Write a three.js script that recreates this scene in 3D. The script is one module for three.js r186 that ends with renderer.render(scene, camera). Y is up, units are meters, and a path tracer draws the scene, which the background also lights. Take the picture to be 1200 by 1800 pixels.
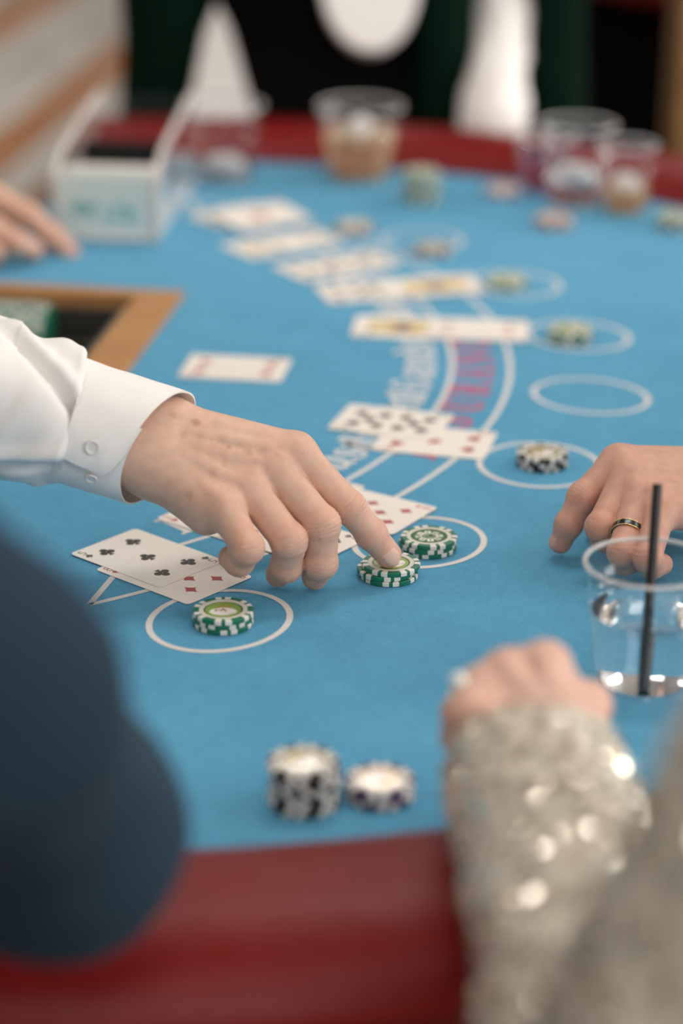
import * as THREE from 'three';
import { mergeGeometries, toCreasedNormals } from 'three/addons/utils/BufferGeometryUtils.js';
import { RoundedBoxGeometry } from 'three/addons/geometries/RoundedBoxGeometry.js';
import { RectAreaLightUniformsLib } from 'three/addons/lights/RectAreaLightUniformsLib.js';
import { ImprovedNoise } from 'three/addons/math/ImprovedNoise.js';
import { FontLoader } from 'three/addons/loaders/FontLoader.js';

// ---------------------------------------------------------------- camera, light, exposure
const V3 = (x, y, z) => new THREE.Vector3(x, y, z);
const TY = 0.76;                                    // height of the felt above the floor
const F = 4250, TH = 0.37779, RO = 0.006564, H = 0.6468;   // 85 mm lens, pitch, roll, height above the felt
const scene = new THREE.Scene();
scene.background = new THREE.Color(0x0b0a09);
const camera = new THREE.PerspectiveCamera(2 * Math.atan(900 / F) * 180 / Math.PI, 1200 / 1800, 0.05, 40);
camera.position.set(0, TY + H, 0);
camera.rotation.order = 'YXZ';
camera.rotation.set(-TH, 0, RO);
camera.focus = 1.625;
camera.userData.fStop = 2.15;
camera.updateMatrixWorld(true);
scene.add(camera);

const renderer = new THREE.WebGLRenderer({ antialias: true });
renderer.toneMapping = THREE.LinearToneMapping;
renderer.toneMappingExposure = 0.735;
renderer.shadowMap.enabled = true;
RectAreaLightUniformsLib.init();

const ROOM = { x0: -4.6, x1: 4.6, z0: -9.2, z1: 3.2, h: 3.1 };
const UNSEEN_WINDOWS = [[-4.6, 1.9], [-2.2, 1.9], [0.2, 1.9]];          // centre z, width; out of view in the right wall, light the table sideways
const UNSEEN_PANELS = [[-2.4, -5.2], [0.2, -5.2], [2.6, -5.2], [-2.4, -2.3], [0.2, -2.3], [2.6, -2.3], [-2.4, 0.9], [0.2, 0.9], [2.6, 0.9]];  // x, z of ceiling lamps out of view, placed to light the table from above
const WINDOW_LIGHT = 9, PANEL_LIGHT = 10.5;  // strengths of the unseen windows and ceiling panels
function areaLight(color, intensity, w, h, pos, target) {
  const l = new THREE.RectAreaLight(color, intensity, w, h);
  l.position.copy(pos); l.lookAt(target); scene.add(l); return l;
}
for (const [z, w] of UNSEEN_WINDOWS) areaLight(new THREE.Color(1.0, 0.985, 0.96), WINDOW_LIGHT, w - 0.1, 1.75, V3(ROOM.x1 - 0.03, 1.75, z), V3(0, 1.75, z));
for (const [x, z] of UNSEEN_PANELS) areaLight(new THREE.Color(1.0, 0.94, 0.87), PANEL_LIGHT, 1.1, 0.5, V3(x, ROOM.h - 0.075, z), V3(x, 0, z));

areaLight(new THREE.Color(1.0, 0.985, 0.96), 3.2, 3.1, 1.75, V3(0.9, 1.75, ROOM.z1 - 0.03), V3(0.9, 1.75, 0));          // out of view behind the camera, lights the surfaces facing it

// ---------------------------------------------------------------- helpers
function rng(seed) { let s = seed >>> 0; return () => { s = (s + 0x6D2B79F5) | 0; let t = Math.imul(s ^ (s >>> 15), 1 | s); t = (t + Math.imul(t ^ (t >>> 7), 61 | t)) ^ t; return ((t ^ (t >>> 14)) >>> 0) / 4294967296; }; }
const perlin = new ImprovedNoise();
const noise = (x, y, z) => perlin.noise(x + 31.7, y + 17.3, z + 5.1);
const lerp = (a, b, t) => a + (b - a) * t, clamp = (x, a = 0, b = 1) => Math.min(b, Math.max(a, x));
const sstep = (a, b, x) => { const t = clamp((x - a) / (b - a)); return t * t * (3 - 2 * t); };
const M4 = camera.matrixWorld.clone();
const at = (u, v, zc) => V3((u - 600) / F * zc, -(v - 900) / F * zc, -zc).applyMatrix4(M4);       // a point of the photograph at a known depth
function onY(u, v, y = 0) { const o = camera.position, d = at(u, v, 1).sub(o); return o.clone().addScaledVector(d, (TY + y - o.y) / d.y); }   // ... at a known height above the felt
const T = (x, zf, y = 0) => V3(x, TY + y, -zf);                                                     // table coordinates: x, distance from the camera, height above the felt

const used = {};
function numbered(n) { if (!(n in used)) { used[n] = 0; return n; } used[n]++; return n + '_' + String(used[n]).padStart(3, '0'); }
const shade = o => { o.traverse(m => { if (m.isMesh) { m.castShadow = m.receiveShadow = true; } }); return o; };
function tag(o, label, category, group, kind) { if (label) o.userData.label = label; if (category) o.userData.category = category; if (group) o.userData.group = group; if (kind) o.userData.kind = kind; return o; }
function thing(name, label, category, pos = V3(0, 0, 0), group) { const o = new THREE.Group(); o.name = numbered(name); o.position.copy(pos); scene.add(o); o.updateMatrixWorld(true); return tag(o, label, category, group); }
function part(name, geo, mat, parent, world = false) {            // world: the geometry is in world coordinates, moved to the parent's own
  if (world) { parent.updateWorldMatrix(true, false); geo.applyMatrix4(parent.matrixWorld.clone().invert()); }
  const m = new THREE.Mesh(geo, mat); m.name = name; m.castShadow = m.receiveShadow = true; parent.add(m); return m;
}
function struct(name, geo, mat, label) { const m = new THREE.Mesh(geo, mat); m.name = name; m.castShadow = m.receiveShadow = true; m.userData.kind = 'structure'; if (label) m.userData.label = label; scene.add(m); return m; }
const box = (w, h, d, x = 0, y = 0, z = 0) => new THREE.BoxGeometry(w, h, d).translate(x, y, z);
const rbox = (w, h, d, r, x = 0, y = 0, z = 0) => new RoundedBoxGeometry(w, h, d, 2, r).translate(x, y, z);
const lin = (r, g, b) => new THREE.Color().setRGB(r, g, b);
const std = (o) => new THREE.MeshStandardMaterial(o);
const phy = (o) => new THREE.MeshPhysicalMaterial(o);
const creased = (g, a) => toCreasedNormals(g.scale(2000, 2000, 2000), a).scale(1 / 2000, 1 / 2000, 1 / 2000);   // the addon joins normals on a 1 cm grid
function merge(list) { return mergeGeometries(list.map(g => { const h = g.index ? g.toNonIndexed() : g; for (const k of Object.keys(h.attributes)) if (!['position', 'normal', 'uv'].includes(k)) h.deleteAttribute(k); return h; })); }

// a computed texture; fn(x, y) in 0..1 gives [r, g, b] linear-ish 0..1
function texture(n, fn, srgb = true, repeat = 1) {
  const d = new Uint8Array(n * n * 4);
  for (let j = 0; j < n; j++) for (let i = 0; i < n; i++) { const c = fn(i / n, j / n), k = (j * n + i) * 4; for (let q = 0; q < 3; q++) d[k + q] = clamp(c[q] ?? c[0]) * 255; d[k + 3] = 255; }
  const t = new THREE.DataTexture(d, n, n); t.magFilter = THREE.LinearFilter; t.minFilter = THREE.LinearMipmapLinearFilter; t.generateMipmaps = true;
  t.wrapS = t.wrapT = THREE.RepeatWrapping; t.repeat.set(repeat, repeat); if (srgb) t.colorSpace = THREE.SRGBColorSpace; t.needsUpdate = true; return t;
}
function tileNoise(seed, n) {                                     // a smooth random lattice that repeats
  const r = rng(seed), g = Float32Array.from({ length: n * n }, () => r());
  return (x, y) => { x *= n; y *= n; const i = Math.floor(x), j = Math.floor(y), fx = x - i, fy = y - j, s = t => t * t * (3 - 2 * t), q = (a, b) => g[((b % n + n) % n) * n + ((a % n + n) % n)]; return lerp(lerp(q(i, j), q(i + 1, j), s(fx)), lerp(q(i, j + 1), q(i + 1, j + 1), s(fx)), s(fy)); };
}
function canvasTexture(w, h, draw) { const c = document.createElement('canvas'); c.width = w; c.height = h; draw(c.getContext('2d'), w, h); const t = new THREE.CanvasTexture(c); t.colorSpace = THREE.SRGBColorSpace; return t; }

// ---------------------------------------------------------------- distance fields to meshes (surface nets)
const smin = (a, b, k) => { const h = Math.max(k - Math.abs(a - b), 0) / k; return Math.min(a, b) - h * h * k * 0.25; };
function cone(a, b, ra, rb) {                                      // tapered capsule
  const ax = a.x, ay = a.y, az = a.z, bx = b.x - ax, by = b.y - ay, bz = b.z - az, q = 1 / (bx * bx + by * by + bz * bz + 1e-12);
  return (x, y, z) => { const px = x - ax, py = y - ay, pz = z - az; let t = (px * bx + py * by + pz * bz) * q; t = t < 0 ? 0 : t > 1 ? 1 : t; const dx = px - bx * t, dy = py - by * t, dz = pz - bz * t; return Math.sqrt(dx * dx + dy * dy + dz * dz) - (ra + (rb - ra) * t); };
}
function ellipsoid(c, r, q = new THREE.Quaternion()) {             // c centre, r half axes, q turn
  const m = new THREE.Matrix4().makeRotationFromQuaternion(q).invert().elements;
  return (x, y, z) => { const px = x - c.x, py = y - c.y, pz = z - c.z; const a = (m[0] * px + m[4] * py + m[8] * pz) / r.x, b = (m[1] * px + m[5] * py + m[9] * pz) / r.y, d = (m[2] * px + m[6] * py + m[10] * pz) / r.z; const k0 = Math.hypot(a, b, d), k1 = Math.hypot(a / r.x, b / r.y, d / r.z); return k1 < 1e-9 ? -Math.min(r.x, r.y, r.z) : k0 * (k0 - 1) / k1; };
}
function meshField(f, lo, hi, cell, colorAt, uvScale = 20) {
  const nx = Math.ceil((hi.x - lo.x) / cell) + 1, ny = Math.ceil((hi.y - lo.y) / cell) + 1, nz = Math.ceil((hi.z - lo.z) / cell) + 1;
  const D = new Float32Array(nx * ny * nz).fill(1), B = 4, reach = B * cell * 1.1;
  const id = (i, j, k) => (k * ny + j) * nx + i;
  for (let k = 0; k < nz; k += B) for (let j = 0; j < ny; j += B) for (let i = 0; i < nx; i += B) {
    const c = f(lo.x + (i + 1.5) * cell, lo.y + (j + 1.5) * cell, lo.z + (k + 1.5) * cell), near = Math.abs(c) < reach;
    for (let kk = k; kk < Math.min(k + B, nz); kk++) for (let jj = j; jj < Math.min(j + B, ny); jj++) for (let ii = i; ii < Math.min(i + B, nx); ii++) D[id(ii, jj, kk)] = near ? f(lo.x + ii * cell, lo.y + jj * cell, lo.z + kk * cell) : c;
  }
  const vid = new Int32Array(nx * ny * nz).fill(-1), pos = [], idx = [];
  for (let k = 0; k < nz - 1; k++) for (let j = 0; j < ny - 1; j++) for (let i = 0; i < nx - 1; i++) {
    let n = 0, sx = 0, sy = 0, sz = 0, mask = 0;
    const d = [D[id(i, j, k)], D[id(i + 1, j, k)], D[id(i, j + 1, k)], D[id(i + 1, j + 1, k)], D[id(i, j, k + 1)], D[id(i + 1, j, k + 1)], D[id(i, j + 1, k + 1)], D[id(i + 1, j + 1, k + 1)]];
    for (let c = 0; c < 8; c++) if (d[c] < 0) mask |= 1 << c;
    if (mask === 0 || mask === 255) continue;
    for (let a = 0; a < 8; a++) for (const s of [1, 2, 4]) { if (a & s) continue; const b = a | s; if ((d[a] < 0) === (d[b] < 0)) continue; const t = d[a] / (d[a] - d[b]); sx += (a & 1) + (s === 1 ? t : 0); sy += ((a >> 1) & 1) + (s === 2 ? t : 0); sz += (a >> 2) + (s === 4 ? t : 0); n++; }
    vid[id(i, j, k)] = pos.length / 3; pos.push(lo.x + (i + sx / n) * cell, lo.y + (j + sy / n) * cell, lo.z + (k + sz / n) * cell);
  }
  for (let k = 1; k < nz - 1; k++) for (let j = 1; j < ny - 1; j++) for (let i = 1; i < nx - 1; i++) {
    const d0 = D[id(i, j, k)] < 0;
    const quad = (a, b, c, d, flip) => { if (a < 0 || b < 0 || c < 0 || d < 0) return; if (flip) idx.push(a, c, b, a, d, c); else idx.push(a, b, c, a, c, d); };
    if (d0 !== (D[id(i + 1, j, k)] < 0)) quad(vid[id(i, j - 1, k - 1)], vid[id(i, j, k - 1)], vid[id(i, j, k)], vid[id(i, j - 1, k)], !d0);
    if (d0 !== (D[id(i, j + 1, k)] < 0)) quad(vid[id(i - 1, j, k - 1)], vid[id(i - 1, j, k)], vid[id(i, j, k)], vid[id(i, j, k - 1)], !d0);
    if (d0 !== (D[id(i, j, k + 1)] < 0)) quad(vid[id(i - 1, j - 1, k)], vid[id(i, j - 1, k)], vid[id(i, j, k)], vid[id(i - 1, j, k)], !d0);
  }
  const nv = pos.length / 3, P = new Float32Array(pos), N = new Float32Array(nv * 3), C = colorAt ? new Float32Array(nv * 3) : null, UV = new Float32Array(nv * 2), e = cell * 0.5;
  for (let v = 0; v < nv; v++) {
    let x = P[v * 3], y = P[v * 3 + 1], z = P[v * 3 + 2], gx = 0, gy = 1, gz = 0, l = 1;
    for (let s = 0; s < 2; s++) {
      gx = f(x + e, y, z) - f(x - e, y, z); gy = f(x, y + e, z) - f(x, y - e, z); gz = f(x, y, z + e) - f(x, y, z - e); l = Math.hypot(gx, gy, gz) || 1;
      if (s === 0) { const d = clamp(f(x, y, z), -cell * 0.6, cell * 0.6); x -= gx / l * d; y -= gy / l * d; z -= gz / l * d; }
    }
    P[v * 3] = x; P[v * 3 + 1] = y; P[v * 3 + 2] = z; N[v * 3] = gx / l; N[v * 3 + 1] = gy / l; N[v * 3 + 2] = gz / l;
    UV[v * 2] = (x + z * 0.5) * uvScale; UV[v * 2 + 1] = (y + z * 0.5) * uvScale;
    if (C) { const c = colorAt(x, y, z, gx / l, gy / l, gz / l); C[v * 3] = c[0]; C[v * 3 + 1] = c[1]; C[v * 3 + 2] = c[2]; }
  }
  const g = new THREE.BufferGeometry();
  g.setAttribute('position', new THREE.BufferAttribute(P, 3)); g.setAttribute('normal', new THREE.BufferAttribute(N, 3)); g.setAttribute('uv', new THREE.BufferAttribute(UV, 2));
  if (C) g.setAttribute('color', new THREE.BufferAttribute(C, 3));
  g.setIndex(idx); return g;
}
function boundsOf(points, pad) { const b = new THREE.Box3().setFromPoints(points); return [b.min.addScalar(-pad), b.max.addScalar(pad)]; }
// a cloth sheet: fn(s, t) -> point, made two-sided with thickness
function sheet(fn, ns, nt, thick, wrap = false) {
  const grid = (off) => {
    const P = [], N = [];
    for (let j = 0; j <= nt; j++) for (let i = 0; i <= ns; i++) P.push(fn(i / ns, j / nt));
    const e = 1e-3;
    for (let j = 0; j <= nt; j++) for (let i = 0; i <= ns; i++) { const s = i / ns, t = j / nt, a = fn(Math.min(1, s + e), t).sub(fn(Math.max(0, s - e), t)), b = fn(s, Math.min(1, t + e)).sub(fn(s, Math.max(0, t - e))); N.push(a.cross(b).normalize()); }
    return P.map((p, q) => p.clone().addScaledVector(N[q], off));
  };
  const A = grid(thick / 2), Bk = grid(-thick / 2), pos = [], uv = [], idx = [], W = ns + 1;
  for (const p of A) pos.push(p.x, p.y, p.z); for (const p of Bk) pos.push(p.x, p.y, p.z);
  for (let q = 0; q < 2; q++) for (let j = 0; j <= nt; j++) for (let i = 0; i <= ns; i++) uv.push(i / ns, j / nt);
  const O = A.length;
  for (let j = 0; j < nt; j++) for (let i = 0; i < ns; i++) { const a = j * W + i, b = a + 1, c = a + W, d = c + 1; idx.push(a, b, d, a, d, c, O + a, O + d, O + b, O + a, O + c, O + d); }
  const strip = (a, b) => idx.push(a, O + a, b, b, O + a, O + b);
  for (let i = 0; i < ns; i++) { strip(i, i + 1); const q = nt * W + i; strip(q + 1, q); }
  if (!wrap) for (let j = 0; j < nt; j++) { strip((j + 1) * W, j * W); strip(j * W + ns, (j + 1) * W + ns); }
  const g = new THREE.BufferGeometry(); g.setAttribute('position', new THREE.Float32BufferAttribute(pos, 3)); g.setAttribute('uv', new THREE.Float32BufferAttribute(uv, 2)); g.setIndex(idx);
  return creased(g, 1.0);
}
// a closed profile (x out, y up) swept along a flat path of {p, n}: p point, n outward
function sweep(path, profile, closed = false, capped = true) {
  const n = profile.length, pos = [], idx = [], uv = []; let len = 0;
  path.forEach((s, k) => { if (k) len += s.p.distanceTo(path[k - 1].p); profile.forEach(([a, b], i) => { pos.push(s.p.x + s.n.x * a, s.p.y + b, s.p.z + s.n.z * a); uv.push(len, i / n * 0.4); }); });
  for (let k = 0; k < path.length - 1; k++) for (let i = 0; i < n; i++) { const a = k * n + i, b = k * n + (i + 1) % n, c = a + n, d = b + n; idx.push(a, c, b, b, c, d); }
  if (capped) for (let i = 1; i < n - 1; i++) { idx.push(0, i, i + 1); const o = (path.length - 1) * n; idx.push(o, o + i + 1, o + i); }
  const g = new THREE.BufferGeometry(); g.setAttribute('position', new THREE.Float32BufferAttribute(pos, 3)); g.setAttribute('uv', new THREE.Float32BufferAttribute(uv, 2)); g.setIndex(idx);
  return creased(g, 0.9);
}

// ---------------------------------------------------------------- surfaces
const n8 = tileNoise(3, 8), n32 = tileNoise(4, 32), n128 = tileNoise(5, 128), n256 = tileNoise(6, 256);
const feltColor = texture(512, (x, y) => { const v = 0.5 + 0.16 * (n256(x, y) - 0.5) + 0.08 * (n128(x, y) - 0.5) + 0.10 * (n32(x, y) - 0.5) + 0.16 * (n8(x, y) - 0.5); return [0.235 + 0.16 * v, 0.505 + 0.19 * v, 0.65 + 0.19 * v]; });
const feltBump = texture(512, (x, y) => [0.5 * n256(x, y) + 0.3 * n128(x, y) + 0.2 * n32(x, y)], false);
const grain = texture(512, (x, y) => { const v = n32(x * 0.25, y * 2) * 0.5 + n128(x * 0.25, y) * 0.35 + n8(x, y * 2) * 0.4; return [0.55 + 0.25 * v, 0.40 + 0.22 * v, 0.25 + 0.18 * v]; });
const leatherBump = texture(512, (x, y) => [Math.abs(n128(x, y) - 0.5) * 1.2 + 0.4 * n32(x, y)], false);
const clothBump = texture(512, (x, y) => [0.5 + 0.25 * Math.sin(x * 256 * 2 * Math.PI) * Math.sin(y * 256 * 2 * Math.PI) + 0.3 * (n128(x, y) - 0.5)], false);
const skinBump = texture(512, (x, y) => [0.55 * n128(x, y) + 0.45 * Math.abs(n32(x, y) - 0.5) * 2], false);
const carpetColor = texture(256, (x, y) => { const v = 0.95 + 0.2 * (n256(x, y) - 0.5) + 0.2 * (n32(x, y) - 0.5); return [v * 0.79, v * 0.78, v * 0.755]; });
const rep = (t, a, b = a) => { const c = t.clone(); c.repeat.set(a, b); c.needsUpdate = true; return c; };
const M = {
  felt: phy({ map: rep(feltColor, 3), bumpMap: rep(feltBump, 3), bumpScale: 0.00025, roughness: 0.95, sheen: 0.35, sheenRoughness: 0.5, sheenColor: lin(0.55, 0.75, 0.85) }),
  line: std({ color: lin(0.70, 0.69, 0.68), roughness: 0.95 }),
  redprint: std({ color: lin(0.58, 0.09, 0.16), roughness: 0.95 }),
  leather: phy({ color: lin(0.18, 0.0075, 0.0075), roughness: 0.36, specularIntensity: 0.45, bumpMap: rep(leatherBump, 6), bumpScale: 0.0004 }),
  black: phy({ color: lin(0.008, 0.008, 0.008), roughness: 0.75, specularIntensity: 0.4 }),
  tray: std({ color: lin(0.045, 0.043, 0.036), roughness: 0.5 }),
  trayEdge: std({ color: lin(0.16, 0.15, 0.13), roughness: 0.45, metalness: 0.4 }),
  wood: phy({ map: rep(grain, 2), color: lin(0.95, 0.86, 0.72), roughness: 0.5 }),
  oak: phy({ map: rep(grain, 2), color: lin(0.8, 0.5, 0.17), roughness: 0.5 }),
  floor: phy({ map: rep(grain, 1), color: lin(0.42, 0.38, 0.34), roughness: 0.55 }),
  wall: std({ color: lin(0.42, 0.39, 0.34), roughness: 0.95 }),
  ceiling: std({ color: lin(0.72, 0.71, 0.69), roughness: 0.95 }),
  carpet: std({ map: rep(carpetColor, 2), roughness: 1 }),
  whitepaint: std({ color: lin(0.8, 0.79, 0.77), roughness: 0.5 }),
  cardEdge: std({ color: lin(0.80, 0.77, 0.73), roughness: 0.6 }),
  shirt: phy({ color: lin(0.80, 0.775, 0.755), roughness: 0.9, bumpMap: rep(clothBump, 1), bumpScale: 0.00008, sheen: 0.15, sheenRoughness: 0.6, sheenColor: lin(0.8, 0.8, 0.8) }),
  skin: phy({ vertexColors: true, roughness: 0.52, bumpMap: skinBump, bumpScale: 0.00009, sheen: 0.15, sheenRoughness: 0.5, sheenColor: lin(0.9, 0.6, 0.5) }),
  suit: phy({ color: lin(0.020, 0.040, 0.063), roughness: 0.95, specularIntensity: 0.2, sheen: 0.3, sheenRoughness: 0.6, sheenColor: lin(0.25, 0.36, 0.45) }),
  blackcloth: phy({ color: lin(0.003, 0.0027, 0.0027), roughness: 0.95, specularIntensity: 0.1 }),
  greencloth: phy({ color: lin(0.001, 0.011, 0.006), roughness: 0.9, specularIntensity: 0.15, sheen: 0.12, sheenRoughness: 0.4, sheenColor: lin(0.02, 0.2, 0.1) }),
  plastic: phy({ color: 0xffffff, roughness: 0.10, transmission: 1, thickness: 0, ior: 1.45 }),
  frosted: phy({ color: lin(0.9, 0.9, 0.88), roughness: 0.35, transmission: 0.6, thickness: 0, ior: 1.45 }),
  water: phy({ color: 0xffffff, roughness: 0.02, transmission: 1, thickness: 0.05, ior: 1.33 }),
  whisky: phy({ color: lin(0.92, 0.66, 0.36), roughness: 0.05, transmission: 0.72, thickness: 0.05, ior: 1.34, attenuationColor: lin(0.9, 0.66, 0.36), attenuationDistance: 0.12 }),
  punch: phy({ color: 0xffffff, roughness: 0.02, transmission: 1, thickness: 0.05, ior: 1.34, attenuationColor: lin(0.65, 0.35, 0.55), attenuationDistance: 0.06 }),
  ice: phy({ color: 0xffffff, roughness: 0.3, transmission: 0.6, thickness: 0.02, ior: 1.31 }),
  straw: std({ color: lin(0.008, 0.008, 0.008), roughness: 0.35 }),
  gold: std({ color: lin(0.85, 0.62, 0.3), roughness: 0.25, metalness: 1 }),
  darkmetal: std({ color: lin(0.06, 0.065, 0.07), roughness: 0.25, metalness: 1 }),
  silver: std({ color: lin(0.85, 0.84, 0.82), roughness: 0.15, metalness: 1 }),
};

// ---------------------------------------------------------------- the room
{
  const { x0, x1, z0, z1, h } = ROOM, w = x1 - x0, d = z1 - z0, cx = (x0 + x1) / 2, cz = (z0 + z1) / 2;
  const fl = struct('floor', box(w, 0.1, d, cx, -0.05, cz), M.floor);
  { const uv = fl.geometry.attributes.uv; for (let i = 0; i < uv.count; i++) uv.setXY(i, uv.getX(i) * 6, uv.getY(i) * 9); }
  struct('ceiling', box(w, 0.12, d, cx, h + 0.06, cz), M.ceiling);
  struct('wall_left', box(0.15, h, d, x0 - 0.075, h / 2, cz), M.wall);
  struct('wall_back', box(w, h, 0.15, cx, h / 2, z0 - 0.075), M.wall);
  struct('wall_front', merge([box(w, 0.8, 0.15, cx, 0.4, z1 + 0.075), box(w, h - 2.7, 0.15, cx, (h + 2.7) / 2, z1 + 0.075), box(0.9 - 1.6 - x0, 1.9, 0.15, (x0 + 0.9 - 1.6) / 2, 1.75, z1 + 0.075), box(x1 - 2.5, 1.9, 0.15, (x1 + 2.5) / 2, 1.75, z1 + 0.075)]), M.wall);
  {
    const win = struct('window_4', box(3.18, 1.88, 0.01, 0.9, 1.75, z1 + 0.07), std({ color: 0x222222, emissive: lin(1, 0.985, 0.96), emissiveIntensity: 2.5, roughness: 0.4 }));  // unseen glazing at the camera's back, brightens camera-facing cloth and rail
    for (const k of [-1, -1 / 3, 1 / 3, 1]) part('mullion', box(0.045, 1.88, 0.05, 0.9 + k * 1.57, 1.75, z1 + 0.045), M.whitepaint, win);
    for (const k of [-1, 0, 1]) part('transom', box(3.2, 0.045, 0.05, 0.9, 1.75 + k * 0.92, z1 + 0.045), M.whitepaint, win);
    part('sill', box(3.3, 0.03, 0.16, 0.9, 0.79, z1 - 0.02), M.whitepaint, win);
  }
  // the wall on the right has three unseen windows, lighting from that side
  const edges = [z0]; for (const [z, ww] of UNSEEN_WINDOWS) edges.push(z - ww / 2, z + ww / 2); edges.push(z1);
  const list = [box(0.15, 0.8, d, x1 + 0.075, 0.4, cz), box(0.15, h - 2.7, d, x1 + 0.075, (h + 2.7) / 2, cz)];
  for (let i = 0; i < edges.length; i += 2) list.push(box(0.15, 1.9, edges[i + 1] - edges[i], x1 + 0.075, 1.75, (edges[i] + edges[i + 1]) / 2));
  struct('wall_right', merge(list), M.wall);
  UNSEEN_WINDOWS.forEach(([z, ww], i) => {
    const win = struct('window_' + (i + 1), box(0.01, 1.88, ww - 0.02, x1 + 0.07, 1.75, z), std({ color: 0x222222, emissive: lin(1, 0.985, 0.96), emissiveIntensity: 3, roughness: 0.4 }));
    for (const k of [-1, 0, 1]) part('mullion', box(0.05, 1.88, 0.045, x1 + 0.045, 1.75, z + k * (ww - 0.05) / 2), M.whitepaint, win);
    for (const k of [-1, 0, 1]) part('transom', box(0.05, 0.045, ww, x1 + 0.045, 1.75 + k * 0.92, z), M.whitepaint, win);
    part('sill', box(0.16, 0.03, ww + 0.1, x1 - 0.02, 0.79, z), M.whitepaint, win);
  });
  for (const [x, z] of UNSEEN_PANELS) {
    const t = thing('unseen_ceiling_light', 'unseen ceiling light panel lighting the table from above', 'ceiling light', V3(x, h, z), 'unseen ceiling light panels');
    part('frame', merge([box(1.24, 0.05, 0.04, 0, -0.025, 0.29), box(1.24, 0.05, 0.04, 0, -0.025, -0.29), box(0.04, 0.05, 0.54, 0.6, -0.025, 0), box(0.04, 0.05, 0.54, -0.6, -0.025, 0)]), M.whitepaint, t);
    part('diffuser', box(1.16, 0.02, 0.54, 0, -0.03, 0), std({ color: 0x222222, emissive: lin(1, 0.94, 0.87), emissiveIntensity: 3 }), t);
  }
}

// ---------------------------------------------------------------- the table
const X0 = -0.53, X1 = -0.285, XC = -0.16, ZC = 1.914, RF = 0.80;           // dealer's edge, start of the round end, middle, radius of the felt
function tablePath(off, n = 96) {                                  // around the table from the near dealer's corner to the far one, off metres outside the felt
  const out = [], R = RF + off;
  for (let i = 0; i <= 8; i++) out.push({ p: T(lerp(X0, XC, i / 8), ZC - R), n: V3(0, 0, 1) });
  for (let i = 1; i < n; i++) { const a = -Math.PI / 2 + Math.PI * i / n; out.push({ p: T(XC + R * Math.cos(a), ZC + R * Math.sin(a)), n: V3(Math.cos(a), 0, -Math.sin(a)) }); }
  for (let i = 0; i <= 8; i++) out.push({ p: T(lerp(XC, X1, i / 8), ZC + R), n: V3(0, 0, -1) });
  return out;
}
const TRAY = { p: onY(325, 518), q: onY(225, 655), w: 0.20, l: 0.45 };   // the corner and the front edge of the chip tray
const trayDir = TRAY.q.clone().sub(TRAY.p).setY(0).normalize(), traySide = V3(-trayDir.z, 0, trayDir.x); if (traySide.x > 0) traySide.negate();
const table = thing('blackjack_table', 'blackjack table with blue felt, white printed layout and padded red leather rail', 'table', V3(XC, 0, -ZC));
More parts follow.
